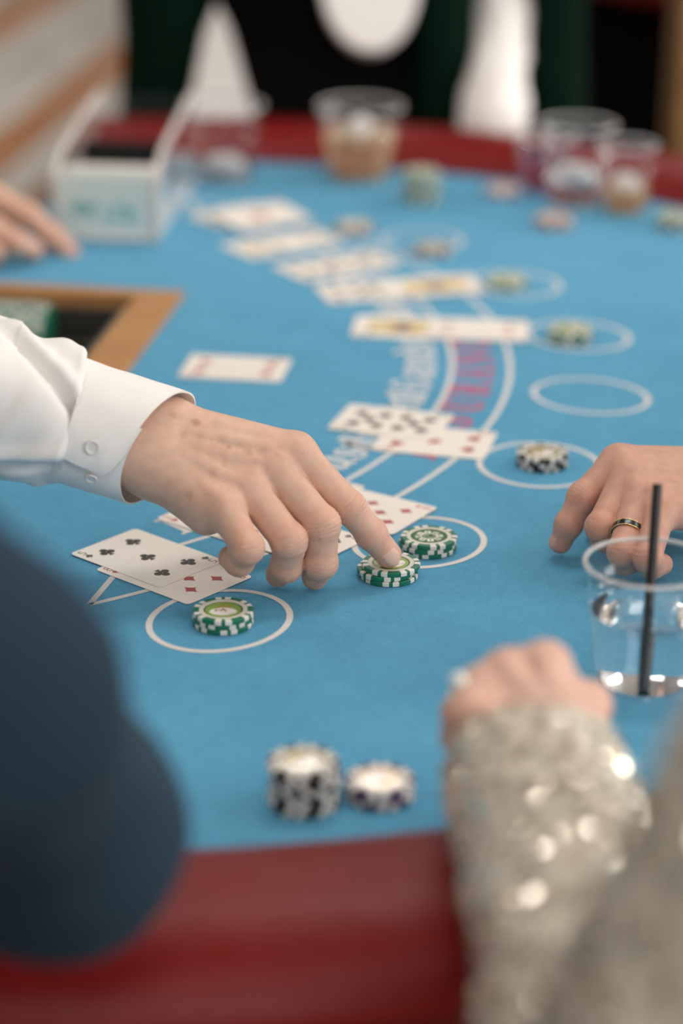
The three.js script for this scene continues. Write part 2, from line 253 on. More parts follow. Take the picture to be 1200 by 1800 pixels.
{
  const shape = new THREE.Shape(); const path = tablePath(0.004);
  path.forEach((s, i) => i ? shape.lineTo(s.p.x, -s.p.z) : shape.moveTo(s.p.x, -s.p.z)); shape.closePath();
  const cornersOf = (m) => [[-m, -m], [TRAY.l + m, -m], [TRAY.l + m, TRAY.w + m], [-m, TRAY.w + m]].map(([a, b]) => TRAY.p.clone().addScaledVector(trayDir, a).addScaledVector(traySide, b));
  const hole = new THREE.Path(); cornersOf(-0.004).reverse().forEach((p, i) => i ? hole.lineTo(p.x, -p.z) : hole.moveTo(p.x, -p.z)); hole.closePath(); shape.holes.push(hole);
  const felt = new THREE.ExtrudeGeometry(shape, { depth: 0.025, bevelEnabled: false, curveSegments: 48 }); felt.rotateX(-Math.PI / 2); felt.translate(0, TY - 0.025, 0);
  const fm = part('felt_top', felt, M.felt, table, true); fm.userData.label = 'blue felt playing surface';
  const prof = []; for (let i = 0; i < 40; i++) { const a = i / 40 * 2 * Math.PI, c = Math.cos(a), s = Math.sin(a); prof.push([0.066 + 0.072 * c, -0.014 + (s > 0 ? 0.047 : 0.058) * Math.sign(s) * Math.abs(s) ** 0.95]); }
  part('rail', sweep(tablePath(0), prof), M.leather, table, true).userData.label = 'padded red leather armrest around the players side';
  part('apron', sweep(tablePath(0.0), [[-0.02, -0.026], [-0.045, -0.026], [-0.045, -0.20], [-0.02, -0.20]]), M.black, table, true);
  part('apron', box(0.02, 0.17, RF * 2 - 0.08).rotateY(-Math.atan2(X1 - X0, RF * 2)).translate((X0 + X1) / 2 + 0.03, TY - 0.11, -ZC), M.black, table, true);
  for (const [x, z] of [[-0.40, 1.35], [-0.24, 2.48], [0.30, 1.50], [0.30, 2.33]]) part('leg', merge([rbox(0.075, TY - 0.02, 0.075, 0.01, 0, (TY - 0.02) / 2, 0), rbox(0.1, 0.05, 0.1, 0.012, 0, 0.025, 0)]).translate(x, 0, -z), M.black, table, true);

  // the printed layout
  const printed = (name, geo, mat = M.line) => part(name, geo, mat, table, true);
  const AC = [-0.4649, 1.9999], polar = (r, deg) => [AC[0] + r * Math.cos(deg * Math.PI / 180), AC[1] + r * Math.sin(deg * Math.PI / 180)];
  const strip = (pts, w, loop) => { const pos = [], idx = [], e = pts.length - 1; pts.forEach((p, i) => { const a = pts[i ? i - 1 : loop ? e - 1 : 0], b = pts[i < e ? i + 1 : loop ? 1 : e], dx = b[0] - a[0], dz = b[1] - a[1], l = Math.hypot(dx, dz), nx = -dz / l * w / 2, nz = dx / l * w / 2; pos.push(p[0] + nx, TY + 0.0003, -(p[1] + nz), p[0] - nx, TY + 0.0003, -(p[1] - nz)); if (i) { const q = i * 2; idx.push(q - 2, q - 1, q, q, q - 1, q + 1); } }); const g = new THREE.BufferGeometry(); g.setAttribute('position', new THREE.Float32BufferAttribute(pos, 3)); g.setAttribute('uv', new THREE.Float32BufferAttribute(pos.filter((_, i) => i % 3 !== 1), 2)); g.setIndex(idx); g.computeVertexNormals(); return g; };
  // betting circles: centre, half width, half height and lean as measured, laid on the felt
  for (const [u, v, a, b, k] of [[385.4, 1092, 124, 53.7, -0.17], [736, 954, 114.3, 44, -0.06], [948, 818, 106, 38.7, 0.12], [1038, 696.5, 101, 30.5, 0.24], [1015.5, 590.5, 89.5, 25.5, 0.215], [905, 500, 79, 21.5, 0.17], [741, 423, 70, 17.5, 0.07]]) {
    const pts = []; for (let i = 0; i <= 72; i++) { const t = i / 72 * 2 * Math.PI, p = onY(u + a * Math.cos(t), v + b * (k * Math.cos(t) + Math.sqrt(1 - k * k) * Math.sin(t))); pts.push([p.x, -p.z]); }
    printed('betting_circle', strip(pts, 0.0044, true));
  }
  const outer = [], inner = [];
  for (let d = -61; d <= 61; d += 1) outer.push(polar(d < -45 ? lerp(0.609, 0.6165, (-45 - d) / 16) : d > 45 ? lerp(0.609, 0.6165, (d - 45) / 16) : 0.609, d));
  for (let d = -54; d <= 54; d += 1) inner.push(polar(0.5595, d));
  printed('layout_arc', strip(outer, 0.0044)); printed('layout_arc', strip([outer[0], [-0.1545, 1.5075], ...inner.slice(1, -1), [-0.1545, 2.4925], outer[outer.length - 1]], 0.0044));
  // lettering that follows the arcs, tops towards the dealer
  const serif = await new FontLoader().loadAsync('fonts/droid/droid_serif_bold.typeface.json');
  const word = (name, text, r, centre, size, mat, spacing = 1.04, wide = 1) => {
    const k = size / serif.data.resolution, adv = [...text].map(c => (serif.data.glyphs[c]?.ha ?? 500) * k * spacing), total = adv.reduce((a, b) => a + b, 0);
    let s = -total / 2; const list = [];
    [...text].forEach((c, i) => { const mid = s + adv[i] / 2; s += adv[i]; const a = centre * Math.PI / 180 + mid / r; const sh = serif.generateShapes(c, size); if (!sh.length) return; const g = new THREE.ShapeGeometry(sh, 5); g.translate(-adv[i] / 2 / spacing, -size * 0.36, 0); g.scale(wide, 1, 1); g.rotateX(-Math.PI / 2); const [x, z] = [AC[0] + r * Math.cos(a), AC[1] + r * Math.sin(a)];
      g.rotateY(Math.PI / 2 + a); g.translate(x, TY + 0.0003, -z); list.push(g); });
    printed(name, merge(list), mat);
  };
  [...'INSURANCE'].forEach((c, i) => word('printed_letter', c, 0.583, -25.3 + i * 4.05, 0.033, M.redprint, 1, 1.02));
  for (const [t, a] of [['Dealer', -42.0], ['must', -30.6], ['draw', -20.6], ['to', -14.2], ['16', -10.2], ['and', -2.6], ['stand', 8.5], ['on', 17.5], ['all', 23.5], ["17s", 30]]) word('printed_word', t, 0.533, a, 0.034, M.line, 0.92, 0.92);

  // the chip tray let into the felt
  const rel = (a, b, y) => TRAY.p.clone().addScaledVector(trayDir, a).addScaledVector(traySide, b).setY(TY + y);
  const quatY = Math.atan2(-trayDir.z, trayDir.x);
  const bar = (a0, a1, b0, b1, y0, y1, r = 0.002) => rbox(a1 - a0, y1 - y0, b1 - b0, r).rotateY(quatY).translate(...rel((a0 + a1) / 2, (b0 + b1) / 2, (y0 + y1) / 2).toArray());
  const tray = thing('chip_tray', 'wood framed black chip tray let into the felt before the dealer', 'chip tray', rel(TRAY.l / 2, TRAY.w / 2, -0.07));
  const fw = 0.042, L = TRAY.l, W = TRAY.w;
  const front = bar(0, L, 0, fw, -0.02, 0.004), fb = 0.012, back = bar(0, L, W - fb, W, -0.02, 0.004), l1 = bar(0, fw * 0.55, fw, W - fb, -0.02, 0.004), l2 = bar(L - fw * 0.55, L, fw, W - fb, -0.02, 0.004);
  for (const g of [front, back, l1, l2]) part('frame_board', g, M.wood, tray, true);
  part('rim', bar(0.024, L - 0.024, fw, fw + 0.012, -0.038, -0.006), M.trayEdge, tray, true);
  part('well', merge([bar(0.02, L - 0.02, fw, W - fb, -0.044, -0.040), bar(0.02, 0.026, fw, W - fb, -0.040, -0.010), bar(L - 0.026, L - 0.02, fw, W - fb, -0.040, -0.010), bar(0.02, L - 0.02, W - fb - 0.004, W - fb, -0.040, -0.010)]), M.tray, tray, true);
  for (let i = 1; i < 10; i++) part('divider', bar(0.03 + i * 0.0425 - 0.001, 0.03 + i * 0.0425 + 0.001, fw + 0.012, W - fb - 0.006, -0.040, -0.030, 0.0005), M.tray, tray, true);
  TRAY.rel = rel; TRAY.quatY = quatY;
}

// ---------------------------------------------------------------- poker chips
const CH_R = 0.0198, CH_T = 0.0033;
function inlay(base, dark, paper, seed, star) {
  return canvasTexture(256, 256, (c, w) => {
    const r = rng(seed); c.fillStyle = dark; c.fillRect(0, 0, w, w); c.translate(w / 2, w / 2);
    c.fillStyle = base; c.beginPath(); c.arc(0, 0, 116, 0, 7); c.fill();
    if (star) { for (let i = 0; i < 8; i++) { c.save(); c.rotate(i * Math.PI / 4 + 0.2); c.fillStyle = ['#e9ebe6', '#cfd8cf', '#f4f4f0'][i % 3]; c.fillRect(46, -22, 50, 44); c.fillStyle = '#58625a'; c.fillRect(60, -6, 22, 10); c.restore(); } c.fillStyle = '#8fae93'; c.beginPath(); c.arc(0, 0, 40, 0, 7); c.fill(); c.fillStyle = '#33291f'; for (let i = 0; i < 6; i++) { c.beginPath(); c.arc((r() - 0.5) * 50, (r() - 0.5) * 36, 8 + r() * 6, 0, 7); c.fill(); } }
    else { c.fillStyle = '#a6923c'; for (let i = 0; i < 7; i++) { c.beginPath(); c.arc((r() - 0.3) * 90, -30 - r() * 45, 10 + r() * 12, 0, 7); c.fill(); } c.fillStyle = paper; c.beginPath(); c.ellipse(0, 28, 88, 58, 0, 0, 7); c.fill(); c.fillStyle = '#ad8168'; for (let i = 0; i < 8; i++) { c.beginPath(); c.arc(-55 + r() * 70, -8 + r() * 34, 5 + r() * 8, 0, 7); c.fill(); } c.fillStyle = '#d7cfd2'; for (let i = 0; i < 8; i++) { c.beginPath(); c.arc((r() - 0.2) * 90, 40 + r() * 30, 5 + r() * 7, 0, 7); c.fill(); } }
  });
}
const chipWhite = std({ color: lin(0.72, 0.70, 0.66), roughness: 0.45 });
const chipRing = std({ color: lin(0.62, 0.62, 0.56), roughness: 0.45 });
const CHIP = {
  green: { body: std({ color: lin(0.006, 0.155, 0.092), roughness: 0.4 }), inlay: phy({ map: inlay('#86ad4f', '#4c5b33', '#efe9e6', 7), roughness: 0.25, clearcoat: 0.6 }) },
  greenStar: { body: std({ color: lin(0.006, 0.155, 0.092), roughness: 0.4 }), inlay: phy({ map: inlay('#3f7a4a', '#2f5b37', '#f0f0ee', 8, true), roughness: 0.15, clearcoat: 0.8 }) },
  black: { body: std({ color: lin(0.012, 0.013, 0.014), roughness: 0.4 }), inlay: phy({ map: inlay('#b6ab8c', '#2c2a24', '#f4f1ea', 9), roughness: 0.25, clearcoat: 0.6 }) },
  purple: { body: std({ color: lin(0.05, 0.02, 0.075), roughness: 0.4 }), inlay: phy({ map: inlay('#e4c8a2', '#b59aa8', '#f3e6e2', 10), roughness: 0.25, clearcoat: 0.6 }) },
  red: { body: std({ color: lin(0.30, 0.05, 0.045), roughness: 0.4 }), inlay: phy({ map: inlay('#d9a98d', '#7a3a30', '#efd9cf', 12), roughness: 0.25, clearcoat: 0.6 }) },
};
const chipGeo = (() => {
  const R = CH_R, h = CH_T, b = 0.0005, ri = 0.0128;
  const prof = [[0, 0], [R - b, 0], [R, b], [R, h - b], [R - b, h], [R * 0.80, h], [R * 0.80 - 0.0002, h - 0.0002], [ri + 0.0014, h - 0.0002]].map(([x, y]) => new THREE.Vector2(x, y));
  const body = creased(new THREE.LatheGeometry(prof, 48), 0.6);
  const ringG = creased(new THREE.LatheGeometry([[ri, h - 0.0004], [ri + 0.0002, h], [R * 0.795, h], [R * 0.80, h - 0.0003]].map(([x, y]) => new THREE.Vector2(x, y)), 48), 0.6);
  const spots = []; const e = 0.00005;
  for (let k = 0; k < 6; k++) for (const s of [-0.175, 0.175]) { const g = new THREE.LatheGeometry([[R * 0.805, h + e], [R - b, h + e], [R + e, h - b], [R + e, b], [R - b, -e * 0.2 + 0.00002]].map(([x, y]) => new THREE.Vector2(x, y)), 4, k * Math.PI / 3 + s - 0.112, 0.224); spots.push(creased(g, 0.6)); }
  const face = new THREE.CircleGeometry(ri + 0.0001, 40).rotateX(-Math.PI / 2).translate(0, h - 0.00035, 0);
  return { body, ring: ringG, spots: merge(spots), face };
})();
const chipProto = {};
function chip(kind, p, turn, label, group) {
  if (!chipProto[kind]) { const g = new THREE.Group(); part('body', chipGeo.body, CHIP[kind].body, g); part('edge_spots', chipGeo.spots, chipWhite, g).userData.label = 'white edge blocks'; part('collar', chipGeo.ring, chipRing, g); part('inlay', chipGeo.face, CHIP[kind].inlay, g); chipProto[kind] = g; }
  const o = chipProto[kind].clone(); o.name = numbered('poker_chip'); o.position.copy(p); o.rotation.y = turn; scene.add(o); return tag(o, label, 'poker chip', group);
}
const chipR = rng(77);
function stack(kinds, p, where, group, jitter = 0.0012, turns = [], spread = null) {
  const n = kinds.length, ord = ['bottom', 'second', 'third', 'fourth', 'fifth', 'sixth', 'seventh', 'eighth', 'ninth', 'tenth', 'eleventh'];
  kinds.forEach((k, i) => {
    const q = p.clone(); q.y += i * (CH_T + 0.00006); if (i) { q.x += (chipR() - 0.5) * 2 * jitter; q.z += (chipR() - 0.5) * 2 * jitter; } if (spread && spread[i]) { q.x += spread[i][0]; q.z -= spread[i][1]; }
    const colour = { green: 'green and white', greenStar: 'green and white', black: 'black and white', purple: 'purple and white', red: 'red and white' }[k];
    const pos = n === 1 ? '' : i === n - 1 ? 'top ' : i === 0 ? 'bottom ' : ord[i] + ' from bottom ';
    chip(k, q, turns[i] ?? chipR() * 6.28, n === 1 ? `single ${colour} poker chip ${where}` : `${pos}${colour} poker chip ${where}`, group);
  });
}
const G3 = ['green', 'green', 'green'];
stack(G3, T(-0.0764, 1.4322, 0.0002), 'beside the five of clubs', 'chips beside the five of clubs', 0.0006, [0.25, 0.55, 0.05]);
stack(['green', 'green', 'greenStar'], T(0.0605, 1.5609, 0.0002), 'beside the eight of diamonds corner', 'chips next to the pointing finger', 0.0008, [0.75, 0.28, 0.30]);
stack(G3, T(0.0325, 1.5120, 0.0002), 'under the pointing fingertip', 'chips under the fingertip', 0.001, [0.05, 0.20, 0.62], [[0, 0], [-0.001, 0], [0.0005, 0.0008]]);
stack(['black', 'black', 'black'], T(0.153, 1.7312, 0.0002), 'alone in a circle near the ringed hand', 'black chips in a circle', 0.0006, [0.3, 0.1, 0.55]);
stack(['green', 'green', 'green'], T(0.2010, 2.046, 0.0002), 'in the circle next to the empty one', 'chips in the circle beyond the empty one');
stack(['green', 'green'], T(0.1567, 2.214, 0.0002), 'two circles beyond the empty circle', 'chips two circles beyond the empty one');
stack(['red', 'black'], T(0.0886, 2.330, 0.0002), 'three circles beyond the empty circle', 'chips three circles beyond the empty one');
stack(['red', 'black'], T(0.0120, 2.4138, 0.0002), 'just behind the furthest overlapping pair of cards', 'chips behind the furthest cards');
stack(Array(10).fill('green'), T(0.0830, 2.535, 0.0002), 'stacked beside the amber drink', 'tall far stack of green chips', 0.0015);
stack(['red', 'red'], T(0.1733, 2.570, 0.0002), 'by the far rail before the clear cups', 'red chips by the far rail');
stack(['black', 'purple', 'green', 'green'], T(0.343, 2.432, 0.0002), 'against the curve of the far rail', 'chips by the curve of the far rail');
stack(Array(8).fill('black'), T(-0.0195, 1.1905, 0.0002), 'stacked by the near red rail', 'tall stack of black chips by the near rail', 0.001);
stack(['purple', 'purple', 'purple'], T(0.0225, 1.2000, 0.0002), 'touching the tall black stack', 'purple chips by the near rail', 0.001);
stack(['red', 'purple', 'red'], T(0.2180, 2.4350, 0.0002), 'in front of the clear cups', 'chips in front of the clear cups', 0.001);
{   // chips on edge in the tray
  const dir = traySide.clone();
  for (const [a, n] of [[0.051, 20], [0.0935, 22], [0.136, 21]]) for (let i = 0; i < n; i++) {
    const o = chip('green', TRAY.rel(a, 0.181 - i * 0.0034, -0.040 + CH_R + 0.0003), 0, 'green and white poker chip standing on edge in the chip tray', 'chips in the dealer tray');
    o.quaternion.setFromUnitVectors(V3(0, 1, 0), dir).multiply(new THREE.Quaternion().setFromAxisAngle(V3(0, 1, 0), chipR() * 6));
  }
}

// ---------------------------------------------------------------- playing cards
const CL = 0.0885, CW = 0.063, CT = 0.00028;
function rounded(w, h, r) { const s = new THREE.Shape(); s.moveTo(-w / 2 + r, -h / 2); s.lineTo(w / 2 - r, -h / 2); s.absarc(w / 2 - r, -h / 2 + r, r, -Math.PI / 2, 0); s.lineTo(w / 2, h / 2 - r); s.absarc(w / 2 - r, h / 2 - r, r, 0, Math.PI / 2); s.lineTo(-w / 2 + r, h / 2); s.absarc(-w / 2 + r, h / 2 - r, r, Math.PI / 2, Math.PI); s.lineTo(-w / 2, -h / 2 + r); s.absarc(-w / 2 + r, -h / 2 + r, r, Math.PI, 1.5 * Math.PI); return s; }
const cardBody = new THREE.ExtrudeGeometry(rounded(CW, CL, 0.0035), { depth: CT, bevelEnabled: false, curveSegments: 5 }).rotateX(-Math.PI / 2);
const cardFace = (() => { const g = new THREE.ShapeGeometry(rounded(CW, CL, 0.0035), 5), uv = g.attributes.uv; for (let i = 0; i < uv.count; i++) uv.setXY(i, uv.getX(i) / CW + 0.5, uv.getY(i) / CL + 0.5); return g.rotateX(-Math.PI / 2).translate(0, CT + 0.00002, 0); })();
function suitPath(c, s, x, y, k, flip) {
  c.save(); c.translate(x, y); if (flip) c.rotate(Math.PI); c.scale(k, k); c.beginPath();
  if (s === 'D') { c.moveTo(0, -1); c.quadraticCurveTo(0.25, -0.35, 0.78, 0); c.quadraticCurveTo(0.25, 0.35, 0, 1); c.quadraticCurveTo(-0.25, 0.35, -0.78, 0); c.quadraticCurveTo(-0.25, -0.35, 0, -1); }
  if (s === 'H') { c.moveTo(0, 1); c.bezierCurveTo(-0.3, 0.45, -0.95, 0.1, -0.95, -0.4); c.bezierCurveTo(-0.95, -1.05, -0.15, -1.05, 0, -0.45); c.bezierCurveTo(0.15, -1.05, 0.95, -1.05, 0.95, -0.4); c.bezierCurveTo(0.95, 0.1, 0.3, 0.45, 0, 1); }
  if (s === 'C') { for (const [a, b] of [[0, -0.52], [-0.52, 0.14], [0.52, 0.14]]) { c.moveTo(a + 0.46, b); c.arc(a, b, 0.46, 0, 7); } c.moveTo(-0.12, 0); c.lineTo(0.12, 0); c.lineTo(0.12, 0.4); c.lineTo(0.36, 1); c.lineTo(-0.36, 1); c.lineTo(-0.12, 0.4); }
  if (s === 'S') { c.moveTo(0, -1); c.bezierCurveTo(0.3, -0.45, 0.95, -0.1, 0.95, 0.35); c.bezierCurveTo(0.95, 0.85, 0.25, 0.85, 0.08, 0.4); c.lineTo(0.34, 1); c.lineTo(-0.34, 1); c.lineTo(-0.08, 0.4); c.bezierCurveTo(-0.25, 0.85, -0.95, 0.85, -0.95, 0.35); c.bezierCurveTo(-0.95, -0.1, -0.3, -0.45, 0, -1); }
  c.closePath(); c.fill(); c.restore();
}
const L_ = 0.30, R_ = 0.70, C_ = 0.5;
const PIPS = { A: [[C_, 0.5]], 2: [[C_, 0.17], [C_, 0.83]], 3: [[C_, 0.17], [C_, 0.5], [C_, 0.83]], 4: [[L_, 0.19], [R_, 0.19], [L_, 0.81], [R_, 0.81]], 5: [[L_, 0.19], [R_, 0.19], [C_, 0.5], [L_, 0.81], [R_, 0.81]], 6: [[L_, 0.18], [R_, 0.18], [L_, 0.5], [R_, 0.5], [L_, 0.82], [R_, 0.82]], 7: [[L_, 0.18], [R_, 0.18], [L_, 0.5], [R_, 0.5], [C_, 0.34], [L_, 0.82], [R_, 0.82]], 8: [[L_, 0.18], [R_, 0.18], [L_, 0.5], [R_, 0.5], [C_, 0.34], [C_, 0.66], [L_, 0.82], [R_, 0.82]], 9: [[L_, 0.17], [R_, 0.17], [L_, 0.39], [R_, 0.39], [C_, 0.5], [L_, 0.61], [R_, 0.61], [L_, 0.83], [R_, 0.83]], 10: [[L_, 0.17], [R_, 0.17], [C_, 0.28], [L_, 0.39], [R_, 0.39], [L_, 0.61], [R_, 0.61], [C_, 0.72], [L_, 0.83], [R_, 0.83]] };
const faces = {};
function face(rank, suit) {
  const key = rank + suit; if (faces[key]) return faces[key];
  const t = canvasTexture(378, 528, (c, w, h) => {
    c.fillStyle = '#eee8e1'; c.fillRect(0, 0, w, h); const ink = 'DH'.includes(suit) ? '#a8302e' : '#26251f'; c.fillStyle = ink;
    if ('JQK'.includes(rank)) {
      c.fillStyle = '#d3c58c'; c.fillRect(w * 0.22, h * 0.16, w * 0.56, h * 0.68); c.fillStyle = '#a8302e'; for (let i = 0; i < 5; i++) c.fillRect(w * (0.25 + i * 0.11), h * 0.34, w * 0.025, h * 0.32); c.fillStyle = '#a8905a'; c.fillRect(w * 0.3, h * 0.42, w * 0.4, h * 0.16); c.fillStyle = '#4a5570'; c.fillRect(w * 0.34, h * 0.46, w * 0.32, h * 0.08); c.fillStyle = '#e7cdb2'; for (const y of [0.25, 0.75]) { c.beginPath(); c.ellipse(w / 2, h * y, 38, 44, 0, 0, 7); c.fill(); }
      c.fillStyle = ink; suitPath(c, suit, w * 0.29, h * 0.2, 22); suitPath(c, suit, w * 0.71, h * 0.8, 22, true);
    } else for (const [x, y] of PIPS[rank]) suitPath(c, suit, w * x, h * y, rank === 'A' ? 60 : 37, y > 0.5);
    c.fillStyle = ink; c.textAlign = 'center'; c.textBaseline = 'middle';
    for (const f of [0, 1]) { c.save(); if (f) { c.translate(w, h); c.rotate(Math.PI); } c.font = (rank === '10' ? '44px' : '58px') + ' sans-serif'; c.fillText(rank, w * 0.095, h * 0.07); suitPath(c, suit, w * 0.095, h * 0.148, 17); c.restore(); }
  });
  return faces[key] = phy({ map: t, roughness: 0.42 });
}
const names = { A: 'ace', 2: 'two', 3: 'three', 4: 'four', 5: 'five', 6: 'six', 7: 'seven', 8: 'eight', 9: 'nine', 10: 'ten', J: 'jack', Q: 'queen', K: 'king' }, suits = { D: 'diamonds', H: 'hearts', C: 'clubs', S: 'spades' };
// corner: where the near left corner lies (table coordinates); a: direction of the long edge
function card(rank, suit, corner, a, layer, label, group) {
  const o = new THREE.Group(); o.name = numbered('playing_card'); scene.add(o);
  const cx = corner[0] + Math.cos(a) * CL / 2 - Math.sin(a) * CW / 2, cz = corner[1] + Math.sin(a) * CL / 2 + Math.cos(a) * CW / 2;
  o.position.copy(T(cx, cz, 0.0006 + layer * (CT + 0.00018))); o.rotation.y = Math.atan2(Math.cos(a), -Math.sin(a));
  part('card_stock', cardBody, M.cardEdge, o); part('printed_face', cardFace, face(rank, suit), o).userData.label = `${names[rank]} of ${suits[suit]} print`;
  return tag(o, label, 'playing card', group);
}
const groundXY = (u, v) => { const p = onY(u, v); return [p.x, -p.z]; };
function cardRow(px0, px1, list, group) {                          // cards spread from the corner px0 so that the last one ends at px1
  const A = groundXY(...px0), B = groundXY(...px1), a = Math.atan2(B[1] - A[1], B[0] - A[0]), len = Math.hypot(B[0] - A[0], B[1] - A[1]) - CL, n = list.length;
  list.forEach(([r, s, label], i) => { const k = n > 1 ? i / (n - 1) * len : 0; card(r, s, [A[0] + Math.cos(a) * k, A[1] + Math.sin(a) * k], a, i, label, group); });
}
card('8', 'D', [-0.1677, 1.5184], -0.7158, 0, 'eight of diamonds lying under the five of clubs', 'cards before the chip with a green face');
card('5', 'C', [-0.1878, 1.5451], -0.7173, 1, 'five of clubs lying over an eight of diamonds', 'cards before the chip with a green face');
{
  const c0 = groundXY(274, 913), c1 = groundXY(439, 965), a = Math.atan2(c1[1] - c0[1], c1[0] - c0[0]);
  card('3', 'H', c0, a, 0, 'three of hearts poking out under the dealer hand', 'cards under the dealer hand');
  card('8', 'S', groundXY(378, 943), a, 1, 'eight of spades seen between the dealer fingers', 'cards under the dealer hand');
  const r = groundXY(765.5, 897.5), b = groundXY(690, 943), a2 = Math.atan2(r[1] - b[1], r[0] - b[0]) - Math.PI / 2;
  card('8', 'D', [b[0] - Math.cos(a2) * CL, b[1] - Math.sin(a2) * CL], a2, 1, 'eight of diamonds behind the pointing index finger', 'cards under the dealer hand');
  const r3 = groundXY(643, 857), a3 = a2 + 0.03;
  card('7', 'H', [r3[0] - Math.cos(a3) * CL + Math.sin(a3) * CW, r3[1] - Math.sin(a3) * CL - Math.cos(a3) * CW], a3, 0, 'card with only a white corner showing above the index finger', 'cards under the dealer hand');
}
card('5', 'H', [0.0227, 1.759], -0.2323, 0, 'five of hearts lying partly under the ten of spades', 'cards before the black chips');
card('10', 'S', [-0.0122, 1.8061], -0.3001, 1, 'ten of spades lying over a red card', 'cards before the black chips');
card('4', 'H', [-0.1392, 1.9344], -0.1397, 0, 'single card lying alone on the felt before the chip tray');
cardRow([615, 592], [925, 603], [['K', 'S', 'king of spades in the row of two ending at a betting circle'], ['4', 'D', 'four of diamonds in the row with the king of spades']], 'cards in the row with the king of spades');
cardRow([579, 535], [861, 515], [['9', 'C', 'nine of clubs in a row second from the king of spades'], ['Q', 'H', 'queen of hearts in the row beyond the king of spades']], 'cards in the row beyond the king of spades');
cardRow([536, 496], [709, 466], [['6', 'S', 'six of spades overlapped by a ten of clubs'], ['10', 'C', 'ten of clubs lying over a six of spades']], 'third row of cards from the king of spades');
cardRow([445, 457], [610, 427], [['K', 'C', 'king of clubs in the furthest overlapping pair'], ['4', 'S', 'four of spades lying over the king of clubs']], 'furthest overlapping pair of cards');
{
  const c = card('A', 'H', groundXY(425, 410), 0.62, 1, 'tilted ace of hearts beside the card shoe', 'loose cards beside the card shoe'); c.rotation.z = 0.10; c.position.y += 0.004;
  card('2', 'C', groundXY(392, 402), 0.72, 0, 'two of clubs under the tilted ace of hearts', 'loose cards beside the card shoe');
}

// ---------------------------------------------------------------- people
// a hand: palm capsules, four fingers and a thumb, each a chain of joints with radii; all in world coordinates
function handField(spec) {
  const palm = spec.palm.map(([a, b, ra, rb]) => cone(a, b, ra, rb)), kp = spec.palmBlend ?? 0.012;
  const ridges = (spec.ridges ?? []).map(([a, b, ra, rb, k]) => [cone(a, b, ra, rb), k]);
  const chains = spec.fingers.map(({ j, r, web = 0.008 }) => ({ seg: j.slice(1).map((q, i) => cone(j[i], q, r[i], r[i + 1])), web, bump: j.slice(1, -1).map((q, i) => cone(q, q.clone().addScalar(1e-5), r[i + 1] * 1.05, r[i + 1] * 1.05)) }));
  const nails = spec.fingers.filter(f => f.nail).map(({ j, r, nail }) => {
    const tip = j[j.length - 1], dir = tip.clone().sub(j[j.length - 2]).normalize(), n = nail.clone().sub(dir.clone().multiplyScalar(nail.dot(dir))).normalize(), side = dir.clone().cross(n), rt = r[r.length - 1];
    const q = new THREE.Quaternion().setFromRotationMatrix(new THREE.Matrix4().makeBasis(dir, n, side));
    return ellipsoid(tip.clone().addScaledVector(n, rt * 0.80).addScaledVector(dir, -rt * 0.12), V3(rt * 0.86, rt * 0.30, rt * 0.62), q);
  });
  const wr = spec.fingers.flatMap(({ j, wrinkle = 0.0003 }) => j.length < 4 ? [] : [[1, wrinkle], [2, wrinkle * 0.6]].map(([i, amp]) => {
    const t0 = j[i].clone().sub(j[i - 1]).normalize(), t1 = j[i + 1].clone().sub(j[i]).normalize();
    return { c: j[i], t: t0.clone().add(t1).normalize(), n: t0.clone().sub(t1).normalize(), amp };
  }));
  const f = (x, y, z) => {
    let p = 1; for (const c of palm) p = smin(p, c(x, y, z), kp);
    for (const [c, k] of ridges) p = smin(p, c(x, y, z), k);
    let d = p;
    for (const { seg, web, bump } of chains) { let e = smin(p, seg[0](x, y, z), web); for (let i = 1; i < seg.length; i++) e = smin(e, seg[i](x, y, z), 0.0035); for (const b of bump) e = smin(e, b(x, y, z), 0.003); d = smin(d, e, 0.0010); }
    if (Math.abs(d) < 0.003) {
      for (const w of wr) { const px = x - w.c.x, py = y - w.c.y, pz = z - w.c.z; if (px * px + py * py + pz * pz > 0.0004) continue; const up = px * w.n.x + py * w.n.y + pz * w.n.z; if (up < 0.002) continue; const s = px * w.t.x + py * w.t.y + pz * w.t.z + 0.0007 * noise(x * 260, y * 260, z * 260); const k = sstep(0.002, 0.007, up) * w.amp; for (const o of [-0.0052, -0.0022, 0.0006, 0.0034, 0.0058]) d += k * Math.exp(-(((s - o) / 0.00075) ** 2)); }
      d += 0.00014 * noise(x * 120, y * 120, z * 120);
    }
    for (const n of nails) d = Math.min(d, n(x, y, z));
    return d;
  };
  return { f, nails };
}
function snap(f, u, v, z0, z1) {                                   // where the line of sight through a pixel meets a surface
  for (let zc = z0; zc < z1; zc += 0.0004) { const p = at(u, v, zc); if (f(p.x, p.y, p.z) < 0) return p; } return at(u, v, (z0 + z1) / 2);
}
